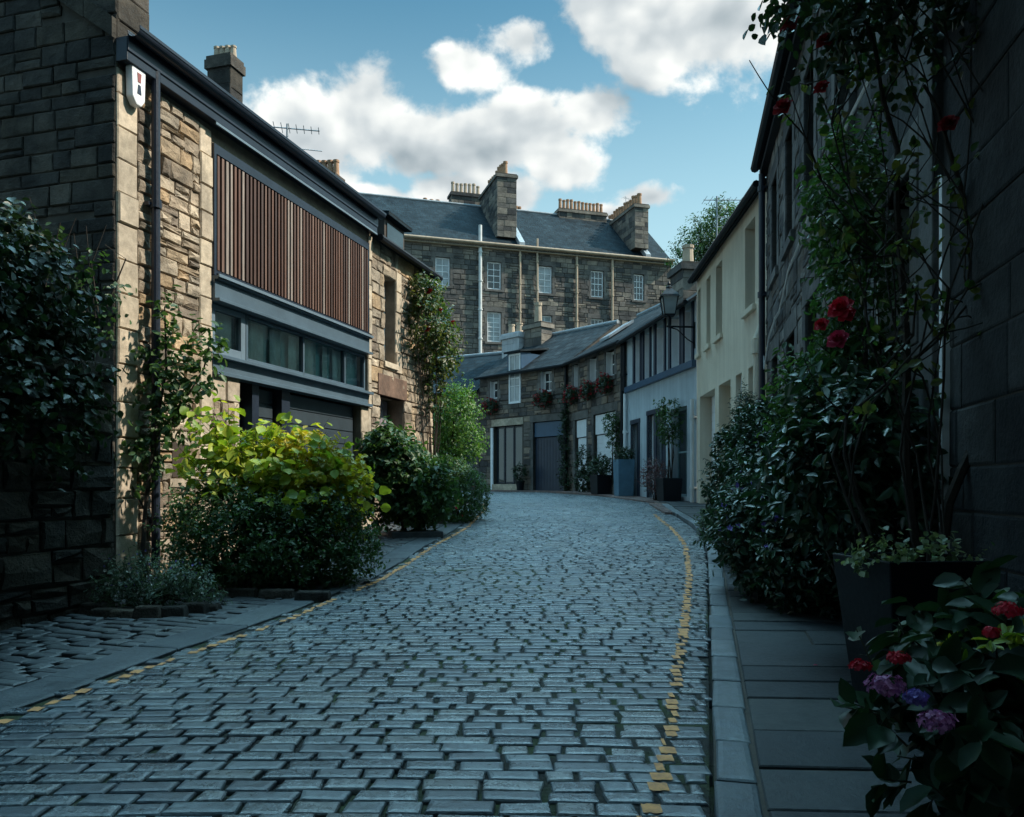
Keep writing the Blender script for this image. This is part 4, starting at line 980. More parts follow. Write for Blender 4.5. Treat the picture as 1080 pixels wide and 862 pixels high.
for x in (6.65, 15.45):
    for k in range(8):
        a, b = k/8, (k+1)/8
        mb.add([(x-.18, 4.5*a-.3, 16.2+3.9*a), (x+.18, 4.5*a-.3, 16.2+3.9*a), (x+.18, 4.5*b-.3, 16.2+3.9*b), (x-.18, 4.5*b-.3, 16.2+3.9*b)]+[(x-.18, 4.5*a-.3, 16.55+3.9*a), (x+.18, 4.5*a-.3, 16.55+3.9*a), (x+.18, 4.5*b-.3, 16.55+3.9*b), (x-.18, 4.5*b-.3, 16.55+3.9*b)],
               [(0, 3, 2, 1), (4, 5, 6, 7), (0, 1, 5, 4), (1, 2, 6, 5), (2, 3, 7, 6), (3, 0, 4, 7)])
mb.build('skew', M['lead'], ten)

# ------------------------------------------------------------------ antennas, lamp
def antenna(label, loc, rz, h, L, n, ew=.5, two=True):
    t = thing('antenna', label, 'antenna', loc, rz)
    MB().tube([(0, 0, 0), (0, 0, h)], .022, 6).build('mast', M['lead'], t)
    mb = MB(); mb.tube([(-L*.3, 0, h*.93), (L*.7, 0, h*.93)], .014, 5)
    for i in range(n):
        x = -L*.28+L*.96*i/(n-1); e = ew*(1-.45*i/n); mb.tube([(x, -e/2, h*.93), (x, e/2, h*.93)], .007, 4)
    mb.build('boom', M['lead'], t)
    if two:
        mb = MB(); mb.tube([(-L*.1, 0, h*.62), (L*.75, .1, h*.64)], .01, 5); mb.tube([(.0, -.4, h*.62), (0, .4, h*.62)], .008, 4); mb.tube([(-.1, 0, h*.45), (L*.7, .1, h*.43)], .008, 4); mb.build('aerial_rods', M['lead'], t)
    return t
def Pw(px, py, Y): return Vector(((px-CX)/F*Y, Y, HC-(py-HZ)/F*Y))
p = Pw(303, 165, 15.8); antenna('television aerial on the roof above the slatted screen', (p.x, p.y, p.z-.6), .2, 1.25, .9, 7)
p = Pw(756, 238, 21.5); antenna('thin branching aerial on the cream house roof', (p.x, p.y, p.z-.7), .0, 1.5, 1.2, 8, .6)
p = Pw(660, 222, 57); antenna('small aerial between the right-hand tenement chimney pots', (p.x, p.y, p.z-.6), .6, 1.6, .8, 5, .5, False)
lp = thing('street_lamp', 'black four-sided lantern on a wall bracket above the lane', 'street lamp', (CO.x-.02, CO.y+.15, 5.25))
mb = MB(); mb.tube([(.05, 0, 0), (-.72, 0, .02)], .025, 8); mb.tube([(.03, 0, -.45), (-.2, 0, -.3), (-.45, 0, -.06), (-.66, 0, .0)], .016, 6); mb.box(-.02, .03, -.06, .06, -.55, .12); mb.tube([(-.66, 0, 0), (-.66, 0, .3)], .03, 8); mb.build('bracket', M['black'], lp)
mb = MB()
for sx, sy in ((-1, -1), (1, -1), (1, 1), (-1, 1)): mb.tube([(-.66+sx*.13, sy*.13, .3), (-.66+sx*.2, sy*.2, .78)], .014, 5)
mb.frustum((-.66, 0), .13, .13, .145, .145, .28, .32); mb.frustum((-.66, 0), .24, .24, .2, .2, .76, .80); mb.frustum((-.66, 0), .22, .22, .07, .07, .80, .98); mb.lathe((-.66, 0, .98), [(.08, 0), (.08, .05), (.03, .09), (.045, .13), (.01, .2)], 8)
mb.build('lantern', M['black'], lp); MB().frustum((-.66, 0), .12, .12, .185, .185, .32, .76).build('pane', glass_mat('lamp_glass', (.22,.26,.28), .08), lp)

# ================================================================== PLANTS
LEAFS = {'simple': (np.array([(0,0,0),(.5,.45,.10),(0,1,-.08),(-.5,.45,.10)]), np.array([(0,1,2),(0,2,3)])),
         'broad': (np.array([(0,0,0),(.36,.2,.07),(.5,.52,.09),(.28,.82,.02),(0,1.0,-.12),(-.28,.82,.02),(-.5,.52,.09),(-.36,.2,.07),(0,.5,-.07)]),
                   np.array([(0,1,8),(1,2,8),(2,3,8),(3,4,8),(4,5,8),(5,6,8),(6,7,8),(7,0,8)]))}
def unit(a): return a/np.maximum(np.linalg.norm(a, axis=1, keepdims=True), 1e-9)
def leaf_geo(P, D, N, S, asp, kind):
    """P base, D pointing, N face normal, S length"""
    D = unit(D); X = unit(np.cross(D, N)); Z = np.cross(X, D)
    lv, lf = LEAFS[kind]
    V = P[:, None, :]+S[:, None, None]*(lv[None, :, 0:1]*asp*X[:, None, :]+lv[None, :, 1:2]*D[:, None, :]+lv[None, :, 2:3]*Z[:, None, :])
    k = len(lv); Fc = lf[None]+(np.arange(len(P))*k)[:, None, None]
    return V.reshape(-1, 3), Fc.reshape(-1, 3)
class Leaves:
    def __init__(s): s.V = []; s.F = []; s.n = 0
    def add(s, P, D, N, S, asp, kind):
        V, Fc = leaf_geo(P, D, N, S, asp, kind); s.V.append(V); s.F.append(Fc+s.n); s.n += len(V)
    def build(s, name, m, par): return np_mesh(name, np.concatenate(s.V), np.concatenate(s.F), M[m], par, smooth=True)
def shell_pts(ells, n, inner=.55, wob=.22):
    ells = np.array(ells, float); vol = (ells[:, 3]*ells[:, 4]+ells[:, 4]*ells[:, 5]+ells[:, 3]*ells[:, 5]); k = rng.choice(len(ells), n, p=vol/vol.sum())
    d = unit(rng.normal(size=(n, 3))); E = ells[k]
    wv = 1+wob*(np.sin(d[:, 0]*5+k*2.1)*np.sin(d[:, 1]*6+k)+.6*np.sin(d[:, 2]*9+d[:, 0]*7+k*3))
    r = (inner+(1-inner)*rng.random(n)**.6)*wv
    return E[:, :3]+d*E[:, 3:]*r[:, None], d, r
def foliage(par, ells, twigs, per, size, asp, kind, m, name='foliage', tl=.16, up=.3, inner=.5, droop=.25, base=None, stem_m='bark', zmin=.02, sv=.3, stems=6, stem_r=.018, wob=.22, fl=None):
    P, d, r = shell_pts(ells, twigs, inner, wob)
    keep = P[:, 2] > zmin; P, d = P[keep], d[keep]; n = len(P)
    T = unit(d+rng.normal(size=(n, 3))*.45+np.array([0, 0, up])); Ln = tl*rng.uniform(.6, 1.4, n)
    L = Leaves()
    for k in range(per):
        f = (k+.5)/per; q = P+T*Ln[:, None]*f
        side = unit(np.cross(T, rng.normal(size=(n, 3))))
        D = T*.45+side*.9+np.array([0, 0, -droop])*rng.random((n, 1)); N = unit(d*.5+np.array([0, 0, .7])+rng.normal(size=(n, 3))*.45)
        L.add(q, D, N, size*rng.uniform(1-sv, 1+sv, n), asp, kind)
    o = L.build(name, m, par)
    if base is not None:
        mb = MB(); idx = rng.choice(n, min(stems, n), replace=False)
        for i in idx:
            e = Vector(P[i]); b = Vector(base)+Vector((random.uniform(-.06, .06), random.uniform(-.06, .06), 0))
            mid = b.lerp(e, .5)+Vector((random.uniform(-.1, .1), random.uniform(-.1, .1), .06))
            mb.tube([b, b.lerp(mid, .6)+Vector((0, 0, .05)), mid, e], [stem_r, stem_r*.8, stem_r*.6, stem_r*.25], 5)
        for i in rng.choice(n, min(n, 260), replace=False):
            mb.tube([P[i], P[i]+T[i]*Ln[i]], [.004, .002], 3, cap=False)
        mb.build('stems', M[stem_m], par)
    return P, d
def petals(mb_l, c, r, n=16, nrm=(0, 0, 1)):
    c = np.array(c, float); nv = np.array(nrm, float); nv /= np.linalg.norm(nv)
    a = np.cross(nv, [.3, .9, .2]); a /= np.linalg.norm(a); b = np.cross(nv, a)
    i = np.arange(n); ring = i/n; q = i*2.399
    rad = np.cos(q)[:, None]*a+np.sin(q)[:, None]*b
    open_ = .15+1.0*ring[:, None]
    D = nv*(1.15-open_)+rad*open_
    P = c+rad*(r*.25*ring[:, None])-nv*r*.4
    mb_l.add(P, D, unit(nv*.6-rad*.6+rng.normal(size=(n, 3))*.15), r*(.72+.25*ring), 1.05, 'broad')
def rose(par, c, r, m='p_red', nrm=(-.5, -.7, .4), name='rose_bloom'):
    L = Leaves(); petals(L, c, r, 22, nrm); return L.build(name, m, par)
def floret_head(par, c, r, n, m, fs, name='flower_head', nrm=None, flat=.7):
    L = Leaves(); c = np.array(c, float)
    d = unit(rng.normal(size=(n, 3))); d[:, 2] = np.abs(d[:, 2])*.9-.15
    d = unit(d)
    P0 = c+d*(r*rng.uniform(.6, 1.15, n))[:, None]*np.array([1, 1, flat])
    for k in range(4):
        a = unit(np.cross(d, [.2, .5, .8])); b = np.cross(d, a); q = k*math.pi/2
        D = a*math.cos(q)+b*math.sin(q)+d*.15+rng.normal(size=(n, 3))*.25
        L.add(P0, D, d, fs*rng.uniform(.7, 1.1, n), .85, 'simple')
    return L.build(name, m, par)
def small_flowers(par, P, fs, m, name='flowers', petn=5):
    L = Leaves(); n = len(P); d = unit(rng.normal(size=(n, 3))+np.array([-.3, -.5, .5]))
    a = unit(np.cross(d, rng.normal(size=(n, 3)))); b = np.cross(d, a)
    for k in range(petn):
        q = k*2*math.pi/petn; L.add(P, a*math.cos(q)+b*math.sin(q)+d*.35, d, fs*rng.uniform(.7, 1.2, n), .9, 'simple')
    return tag(L.build(name, m, par), kind='stuff')
def plant(name, label, cat, loc, rz=0, group=None): return thing(name, label, cat, loc, rz, group)

# --- left foreground: ivy over the garden wall
iv = plant('ivy', 'dark ivy mass hanging over the rubble garden wall at left', 'climbing plant', (-3.9, 6.6, 0))
foliage(iv, [(-.2, .15, 2.7, .33, .55, .7), (-.4, -.6, 2.6, .45, .8, .8), (-.2, -.1, 2.0, .33, .7, .5), (-.3, -1.2, 2.3, .45, .9, .9)], 2900, 5, .068, .85, 'broad', 'l_vdark', tl=.2, up=-.1, droop=.8, base=(-.2, 0, .1), stems=16, stem_r=.025)
foliage(iv, [(.0, -.2, 1.75, .26, .6, .35), (.0, .2, 1.9, .2, .3, .4)], 260, 5, .07, .75, 'broad', 'l_dark', name='shoots', tl=.25, up=-.2, droop=.6, inner=.8)
# wisp of climber creeping on the gable
wi = plant('climber', 'sparse leafy shoots creeping up the dark gable corner', 'climbing plant', (FO.x-.12, FO.y-.1, 0))
mb = MB()
for k in range(9):
    x0, z0_ = random.uniform(-.9, .1), random.uniform(2.6, 3.3); mb.tube([(x0, .3*-x0*.3, z0_), (x0+random.uniform(-.1, .3), -.03, z0_+.5), (x0+random.uniform(-.1, .5), -.06, z0_+random.uniform(.6, 1.2))], [.01, .007, .004], 4)
mb.build('stems', M['bark'], wi)
foliage(wi, [(.0, -.1, 3.2, .25, .15, .5), (-.5, .0, 3.3, .4, .12, .5)], 70, 4, .06, .8, 'broad', 'l_mid', tl=.2, inner=.3)
# espalier fruit tree at the downpipe
p = FO+FD*.42+Vector((.30, -.1))
es = plant('espalier_tree', 'young fruit tree trained up the wall beside the dark downpipe', 'tree', (p.x, p.y, G(p.y)-.05))
mb = MB(); mb.tube([(-.25, -.1, 0), (-.2, -.08, .8), (-.12, -.05, 1.6), (.0, 0, 2.4), (-.02, 0, 3.1)], [.026, .024, .02, .015, .008], 7); mb.tube([(-.12, -.05, 1.6), (.15, 0, 1.95), (.42, 0, 2.4), (.5, 0, 2.75)], [.016, .013, .01, .006], 6); mb.tube([(-.2, -.08, .8), (-.35, -.1, 1.1), (-.3, -.1, 1.6)], [.012, .01, .006], 5)
mb.build('trunk', M['bark'], es)
foliage(es, [(-.02, 0, 2.55, .17, .16, .62), (.02, 0, 2.0, .2, .18, .4), (.36, 0, 2.25, .2, .16, .4), (.48, 0, 2.65, .13, .12, .22), (-.25, -.1, 1.35, .15, .14, .4), (.1, 0, 1.75, .2, .15, .25)], 190, 5, .09, .62, 'broad', 'l_mid', name='crown', tl=.16, droop=.5, inner=.15)
# small bed with silvery shrub and stones
b0 = Vector(gp(150, 648)); bed = thing('flower_bed', 'low stone-edged bed of silvery catmint at the foot of the wall', 'flower bed', (b0.x, b0.y, G(b0.y)))
mb = MB()
for k in range(7):
    q = -2.6+k*.42; x, y_ = .55*math.cos(q)*.9, .33*math.sin(q)+.2
    mb.frustum((x, y_), .12*random.uniform(.8, 1.2), .085, .1, .06, -.03, .075+random.uniform(-.015, .02))
mb.build('edging', M['rubble'], bed, bevel=.015)
P, d = foliage(bed, [(-.05, .3, .16, .42, .3, .26), (.3, .25, .12, .25, .22, .16), (-.3, .25, .14, .22, .22, .2)], 520, 6, .05, .35, 'simple', 'l_grey', tl=.16, up=.9, inner=.2, base=(0, .25, 0), stem_m='stem')
small_flowers(bed, P[rng.choice(len(P), 60)]+np.array([0, 0, .12]), .018, 'p_white'); small_flowers(bed, P[rng.choice(len(P), 50)]+np.array([0, 0, .16]), .014, 'p_violet')
# big lime shrub over dark box
c0 = (-2.62, 8.3)
bx = plant('bush', 'rounded dark green bush growing beneath the lime-leaved shrub', 'bush', (c0[0], c0[1], G(c0[1])-.02))
foliage(bx, [(-.35, .0, .55, .65, .6, .58), (.35, .1, .5, .62, .6, .52), (.75, .2, .42, .4, .45, .4), (.05, -.25, .4, .7, .45, .42), (-.58, .1, .48, .36, .42, .46)], 4200, 5, .052, .55, 'simple', 'l_mid', tl=.12, inner=.72, base=(0, 0, 0), stems=14, droop=.3)
ly = plant('shrub', 'bright lime and golden leaved shrub lit by the sun before the garage', 'shrub', (c0[0]+.04, c0[1]+.25, G(c0[1])))
foliage(ly, [(-.5, .0, 1.42, .3, .28, .2), (-.62, .0, 1.62, .2, .2, .1), (-.2, .0, 1.25, .36, .36, .22), (.2, .1, 1.3, .42, .4, .26), (.6, .1, 1.02, .32, .36, .24), (-.62, -.1, 1.1, .18, .22, .25), (.3, -.25, 1.0, .4, .25, .2)], 340, 5, .105, .85, 'broad', 'l_lime', tl=.32, up=.35, droop=.6, inner=.25, base=(0, 0, .1), stems=26, stem_r=.016, sv=.5)
foliage(ly, [(.3, .1, 1.42, .34, .33, .12), (.66, .0, 1.18, .27, .28, .16), (.88, -.1, .92, .16, .2, .16), (.5, -.25, 1.05, .25, .2, .14)], 260, 5, .07, .75, 'broad', 'l_gold', name='golden_shoots', tl=.15, up=.7, droop=.4, inner=.35)
ed = thing('kerb_stones', 'row of low dark edging stones in front of the rounded bush', 'edging stones', (c0[0], c0[1]-.75, G(c0[1]-.75)))
mb = MB()
for k in range(5): mb.frustum((-.75+k*.37, .1*math.sin(k)), .17, .075, .155, .06, -.03, .07+random.uniform(-.01, .02))
mb.build('edging', M['rubble'], ed, bevel=.015)
# next shrubs along the left
c1 = (-1.82, 13.2)
s2 = plant('shrub', 'dark broad-leaved shrub before the door of the narrow house', 'shrub', (*c1, G(c1[1])))
foliage(s2, [(-.1, 0, .95, .55, .5, .75), (.3, 0, .7, .45, .45, .5), (-.3, 0, 1.35, .35, .35, .4)], 1300, 5, .1, .6, 'broad', 'l_mid', tl=.18, inner=.55, base=(0, 0, 0), droop=.4)
c2 = (-1.15, 15.4)
s3 = plant('bush', 'rounded clipped bush at the bend of the left kerb', 'bush', (*c2, G(c2[1])))
foliage(s3, [(0, 0, .6, .5, .5, .62), (-.5, .3, .65, .5, .5, .6), (.22, .5, .5, .42, .5, .55)], 3200, 5, .05, .55, 'simple', 'l_mid', tl=.1, inner=.82, wob=.1, base=(0, 0, 0))
small_flowers(s3, np.array([(.3, -.35, .5), (.35, -.3, .35), (.1, -.48, .3), (.4, -.2, .7), (.2, -.45, .15)]), .03, 'p_red')
sb = thing('stone_step', 'low stone slab step beside the broad-leaved shrub', 'step', (*gp(440, 566), G(gp(440, 566)[1])), .3)
MB().box(-.45, .4, -.2, .25, -.03, .09).build('slab', M['flag'], sb, bevel=.015)
# climbing rose on house 2
p = FO+FD*8.55
cr = plant('climbing_rose', 'tall climbing rose covering the far corner of the narrow house', 'climbing plant', (p.x+.2, p.y, G(p.y)))
foliage(cr, [(-.1, -.3, 4.1, .5, .8, .75), (.15, .2, 3.5, .4, .6, .6), (.1, .0, 2.7, .16, .22, .6), (-.1, -.5, 4.6, .3, .4, .3)], 850, 5, .085, .65, 'broad', 'l_rose', tl=.2, inner=.35, droop=.5, base=(0, 0, 0), stems=9, stem_r=.02)
for k in range(7): rose(cr, (random.uniform(-.2, .5), random.uniform(-.9, .1), random.uniform(3.4, 4.8)), .07, 'p_dkred')
# small tree beyond the bend
tr = plant('small_tree', 'small bright green tree at the bend beyond the clipped bush', 'tree', (-1.62, 21.8, G(21.8))); tr.scale = (.8, .8, .9)
MB().tube([(0, 0, 0), (.05, 0, .9), (-.02, .05, 1.8), (.02, 0, 2.9)], [.07, .06, .05, .02], 8).build('trunk', M['bark'], tr)
foliage(tr, [(.1, 0, 2.6, .7, .7, .75), (.5, 0, 1.8, .5, .6, .5), (-.5, .2, 2.3, .6, .6, .7), (.2, 0, 3.2, .45, .45, .35), (-.2, .1, 1.5, .55, .5, .45)], 1700, 5, .09, .6, 'simple', 'l_bright', name='crown', tl=.24, inner=.4, droop=.5, base=(0, 0, 1.2), stems=14)
bk = plant('shrub', 'dark evergreen shrub filling the gap beyond the narrow house', 'shrub', (-3.3, 24.5, G(24.5)))
foliage(bk, [(0, 0, 1.4, 1.2, 1, 1.4), (.9, .6, 1., .8, .8, 1.0), (-.5, 0, 2.6, .9, .9, .8)], 1600, 5, .1, .6, 'simple', 'l_dark', tl=.2, inner=.6, base=(0, 0, 0))

# tree behind the cream house
tb = plant('tree', 'dark feathery tree rising behind the cream house roof', 'tree', (9.6, 40, 1))
MB().tube([(0, 0, 0), (.1, 0, 5), (-.1, 0, 10), (0, 0, 13.5)], [.3, .24, .15, .04], 8).build('trunk', M['bark'], tb)
foliage(tb, [(-.2, 0, 11.4, 1.3, 1.3, 2.0), (.7, 0, 12.7, 1.0, 1.2, 1.3), (1.9, 0, 12.2, 1.3, 1.3, 2.0), (.5, 0, 9.7, 2., 1.6, 1.8), (1.1, 0, 13.8, .6, .6, .8)], 3800, 5, .16, .4, 'simple', 'l_mid', name='crown', tl=.4, inner=.25, droop=.5, base=(0, 0, 8), stems=30, stem_r=.05)

shade_tree = plant('tree', 'large spreading garden tree behind the rubble wall at the mouth of the lane', 'tree', (-5.6, 0.2, 0))  # out of view; crown spread over the lane to darken the foreground
MB().tube([(0, 0, 0), (.3, .1, 2.2), (.9, 0, 4.2), (1.8, .1, 6.0)], [.28, .23, .18, .08], 10).build('trunk', M['bark'], shade_tree)
foliage(shade_tree, [(2.2, .2, 7.0, 2.3, 2.2, 1.5), (4.2, -.4, 7.2, 2.2, 2.2, 1.3), (.2, .2, 6.6, 2.0, 2.2, 1.5), (2.5, -2.5, 7.0, 2.4, 2.0, 1.4), (5.6, .3, 7.4, 1.6, 1.8, 1.2), (3.2, 1.6, 7.6, 2.0, 1.2, 1.0), (3.0, 4.2, 8.4, 1.5, 1.4, .9), (5.4, 4.6, 8.7, 1.6, 1.4, .9), (.8, 3.6, 8.0, 1.6, 1.5, 1.0), (4.2, 3.0, 8.2, 1.8, 1.3, .9)], 6200, 5, .17, .55, 'simple', 'l_dark', name='crown', tl=.45, inner=.2, droop=.5, base=(1, 0, 4.2), stems=26, stem_r=.06)
# --- right-hand planting
hd = plant('hedge', 'clipped evergreen hedge bush in shade before the grey stone house', 'hedge', (2.98, 9.4, G(9.4)+.08))
foliage(hd, [(-.05, .2, .85, .45, .75, .95), (-.1, -.5, .8, .42, .6, .85), (.05, -.2, 1.35, .4, .6, .5)], 4200, 5, .055, .55, 'broad', 'l_gloss', tl=.1, inner=.8, wob=.12, base=(0, 0, 0), up=.5)
cn = plant('conifer', 'slim dark conifer tip standing behind the clipped hedge bush', 'conifer', (3.15, 10.6, G(10.6)+.08))
MB().tube([(0, 0, 0), (0, 0, 2.0)], [.03, .01], 6).build('trunk', M['bark'], cn); foliage(cn, [(0, 0, 1.2, .22, .22, .9), (0, 0, 1.8, .12, .12, .35)], 800, 5, .05, .3, 'simple', 'l_dark', name='crown', tl=.1, up=1.2, inner=.5)
sm = plant('bush', 'small pale bush on the pavement beyond the clipped hedge', 'bush', (3.25, 12.6, G(12.6)+.08))
foliage(sm, [(0, 0, .18, .22, .25, .22)], 420, 5, .05, .5, 'simple', 'l_grey', tl=.08, inner=.6, base=(0, 0, 0))
lb = plant('shrub', 'glossy leaved shrub with violet flowers spreading over the pavement', 'shrub', (2.42, 6.9, G(6.9)+.08))
P, d = foliage(lb, [(.05, 0, .5, .42, .55, .48), (-.05, .5, .6, .4, .5, .5), (.1, -.4, .4, .36, .4, .38), (.1, .9, .7, .35, .4, .45)], 2600, 5, .07, .5, 'broad', 'l_gloss', tl=.14, inner=.6, base=(0, .1, 0), droop=.4)
fp_ = P[(d[:, 0] < -.2) & (P[:, 2] > .45)]; small_flowers(lb, fp_[rng.choice(len(fp_), 55)]+np.array([-.07, -.06, .05]), .03, 'p_violet')
cam_b = plant('camellia', 'camellia with large glossy leaves reaching over the black planter', 'shrub', (2.2, 4.75, .12))
foliage(cam_b, [(-.02, .05, 1.28, .3, .42, .34), (-.2, .35, 1.1, .3, .4, .36), (.1, -.1, 1.02, .26, .32, .26), (-.05, .4, 1.55, .22, .3, .25)], 620, 6, .095, .5, 'broad', 'l_gloss', tl=.16, inner=.4, base=(.05, -.1, .7), stems=18, stem_r=.012, droop=.35)
cl_ = plant('climbing_plant', 'leafy evergreen climber rising up the stone wall with red roses', 'climbing plant', (2.42, 5.6, .12))
P, d = foliage(cl_, [(.0, 0, 2.45, .2, .3, .7), (.02, .1, 1.7, .25, .35, .55), (-.05, .0, 3.1, .2, .28, .5), (-.1, .5, 1.6, .25, .35, .5)], 1000, 5, .065, .5, 'broad', 'l_mid', tl=.16, inner=.35, base=(.1, 0, 0), stems=20, stem_r=.012, droop=.4)
def local(o, px, py, Y): return Pw(px, py, Y)-Vector(o.location)
for px, py, r, mm in ((886, 322, .065, 'p_red'), (866, 341, .038, 'p_red'), (883, 356, .055, 'p_pink'), (893, 330, .045, 'p_red')):
    rose(cl_, local(cl_, px, py, 5.0), r*1.2, mm)
# bare-stemmed rose in the planter
rs = plant('climbing_rose', 'tangled bare-stemmed climbing rose rising from the black planter', 'climbing plant', (2.03, 3.95, .86))
mb = MB(); tips = []
def cane(pts, r0, r1, wig=.05, n=14):
    pts = [Vector(p) for p in pts]; out = []
    for i in range(n+1):
        f = i/n*(len(pts)-1); k = min(int(f), len(pts)-2); t_ = f-k
        p0, p1, p2, p3 = pts[max(k-1, 0)], pts[k], pts[k+1], pts[min(k+2, len(pts)-1)]
        q = .5*((2*p1)+(p2-p0)*t_+(2*p0-5*p1+4*p2-p3)*t_*t_+(3*p1-p0-3*p2+p3)*t_**3)
        out.append(q+Vector((random.uniform(-wig, wig)*.4, random.uniform(-wig, wig)*.4, 0)))
    mb.tube(out, [r0+(r1-r0)*i/n for i in range(n+1)], 6); tips.extend(out[n//3:])
    return out
main = []
for k in range(9):
    a = random.uniform(0, 1)
    sx = random.uniform(-.22, .2)
    main.append(cane([(sx, random.uniform(-.1, .2), -.08), (sx*1.3+random.uniform(-.1, .15), random.uniform(-.1, .25), .6), (random.uniform(-.3, .35), random.uniform(-.1, .3), 1.3), (random.uniform(-.45, .35), random.uniform(-.15, .35), 2.1), (random.uniform(-.55, .3), random.uniform(-.2, .3), 2.9)], random.uniform(.006, .011), .003))
main.append(cane([(.15, .1, -.05), (.32, .1, .5), (.42, .05, 1.0), (.3, .1, 1.8), (.1, .1, 2.4)], .03, .008)); main.append(cane([(.1, .2, -.05), (.05, .2, .7), (.02, .2, 1.4), (-.05, .15, 2.2), (-.3, .0, 2.75), (-.6, -.1, 2.95)], .026, .006))
for k in range(64):
    c = random.choice(main); i = random.randrange(4, 13); s = c[i]
    e = s+Vector((random.uniform(-.4, .3), random.uniform(-.3, .3), random.uniform(-.1, .5))); cane([s, s.lerp(e, .5)+Vector((0, 0, random.uniform(-.05, .1))), e], .005, .0025, .02, 5)
cane([(-.35, 0, 2.75), (-.6, -.05, 2.9), (-.8, -.1, 2.78)], .006, .003, .02, 6)
mb.build('stems', M['bark'], rs)
foliage(rs, [(-.35, .05, 2.95, .38, .35, .3), (-.05, .1, 2.9, .4, .35, .4), (-.5, .0, 2.65, .25, .25, .25), (.2, .2, 3.1, .5, .4, .35)], 420, 5, .06, .65, 'broad', 'l_dark', tl=.16, inner=.1, droop=.6)
tp = np.array([tuple(v) for v in tips]); tp = tp[rng.choice(len(tp), 190)]
L = Leaves(); n = len(tp)
for k in range(3): L.add(tp+rng.normal(size=(n, 3))*.025, rng.normal(size=(n, 3))+np.array([0, 0, -.2]), unit(rng.normal(size=(n, 3))+np.array([-.2, -.3, .8])), rng.uniform(.04, .075, n), .65, 'broad')
L.build('leaves', 'l_rose', rs)
for px, py, r, mm in ((1000, 128, .05, 'p_dkred'), (825, 110, .05, 'p_dkred'), (866, 90, .04, 'p_dkred'), (832, 22, .05, 'p_dkred'), (870, 40, .045, 'p_dkred')):
    rose(rs, local(rs, px, py, 4.0), r, mm)
# black tapered planter
pl = thing('planter', 'tall tapered black planter standing on the right pavement', 'planter', (1.99, 3.9, G(3.9)+.068), .13)
mb = MB(); a, b_, h = .29, .25, .76
for (w0, w1, z0, z1) in ((.72, 1., 0, h),):
    mb.add([(-a*w0, -b_*w0, z0), (a*w0, -b_*w0, z0), (a*w0, b_*w0, z0), (-a*w0, b_*w0, z0), (-a, -b_, z1), (a, -b_, z1), (a, b_, z1), (-a, b_, z1), (-a+.03, -b_+.03, z1), (a-.03, -b_+.03, z1), (a-.03, b_-.03, z1), (-a+.03, b_-.03, z1), (-a+.03, -b_+.03, z1-.07), (a-.03, -b_+.03, z1-.07), (a-.03, b_-.03, z1-.07), (-a+.03, b_-.03, z1-.07)],
           [(0, 3, 2, 1), (0, 1, 5, 4), (1, 2, 6, 5), (2, 3, 7, 6), (3, 0, 4, 7), (4, 5, 9, 8), (5, 6, 10, 9), (6, 7, 11, 10), (7, 4, 8, 11), (8, 9, 13, 12), (9, 10, 14, 13), (10, 11, 15, 14), (11, 8, 12, 15)])
mb.build('body', M['black'], pl, bevel=.008)
MB().box(-a+.032, a-.032, -b_+.032, b_-.032, h-.09, h-.06).build('soil', M['soil'], pl)
iv2 = plant('ivy', 'variegated ivy trailing over the left rim of the black planter', 'trailing plant', (1.80, 3.74, .84))
foliage(iv2, [(-.04, -.02, .03, .08, .1, .05), (.2, .0, .03, .22, .06, .03), (-.08, .05, -.05, .05, .08, .08)], 70, 5, .03, .9, 'broad', 'l_var', tl=.1, inner=.2, droop=.8, zmin=-.3)
# hydrangea in the near right corner
hp = thing('plant_pot', 'dark round pot holding the hydrangea in the near right corner', 'plant pot', (1.62, 2.52, .082))
MB().lathe((0, 0, 0), [(.16, 0), (.2, .25), (.235, .36), (.235, .4), (.205, .4), (.2, .33)], 24).build('body', M['black'], hp, smooth=False)
hy = plant('hydrangea', 'broad-leaved hydrangea with mauve flower heads in the near right corner', 'flowering plant', (1.58, 2.5, .40))
foliage(hy, [(-.0, 0, .12, .34, .3, .22), (.15, .05, .22, .28, .28, .18), (-.2, -.05, .0, .2, .2, .18), (.0, -.1, -.08, .3, .22, .16)], 210, 5, .108, .6, 'broad', 'l_hyd', tl=.12, inner=.45, droop=.6, base=(0, 0, -.05), zmin=-.4, sv=.35, stem_m='stem')
foliage(hy, [(-.05, -.1, .3, .2, .15, .06)], 12, 6, .05, .5, 'broad', 'l_lime', name='young_leaves', tl=.05, zmin=-.4)
for px, py, Y, r, mm in ((936, 726, 2.17, .052, 'p_mauve'), (988, 764, 2.12, .045, 'p_mauve'), (966, 737, 2.2, .028, 'p_violet')):
    floret_head(hy, local(hy, px, py, Y), r, 75, mm, .0145)
floret_head(hy, local(hy, 1000, 684, 2.45), .03, 40, 'p_yel', .012)
ge = plant('geranium', 'red geranium flowers peeping out beside the black planter and hydrangea', 'flowering plant', (1.6, 2.85, .09))
foliage(ge, [(-.1, 0, .42, .14, .14, .14), (.2, -.05, .55, .16, .14, .12)], 60, 4, .06, 1., 'broad', 'l_mid', tl=.08, base=(0, 0, 0), stem_m='stem')
for px, py, Y, r in ((908, 704, 2.35, .032), (947, 696, 2.3, .034), (1063, 646, 2.2, .042), (1045, 668, 2.22, .024)): floret_head(ge, local(ge, px, py, Y), r*.9, 55, 'p_red', .012)

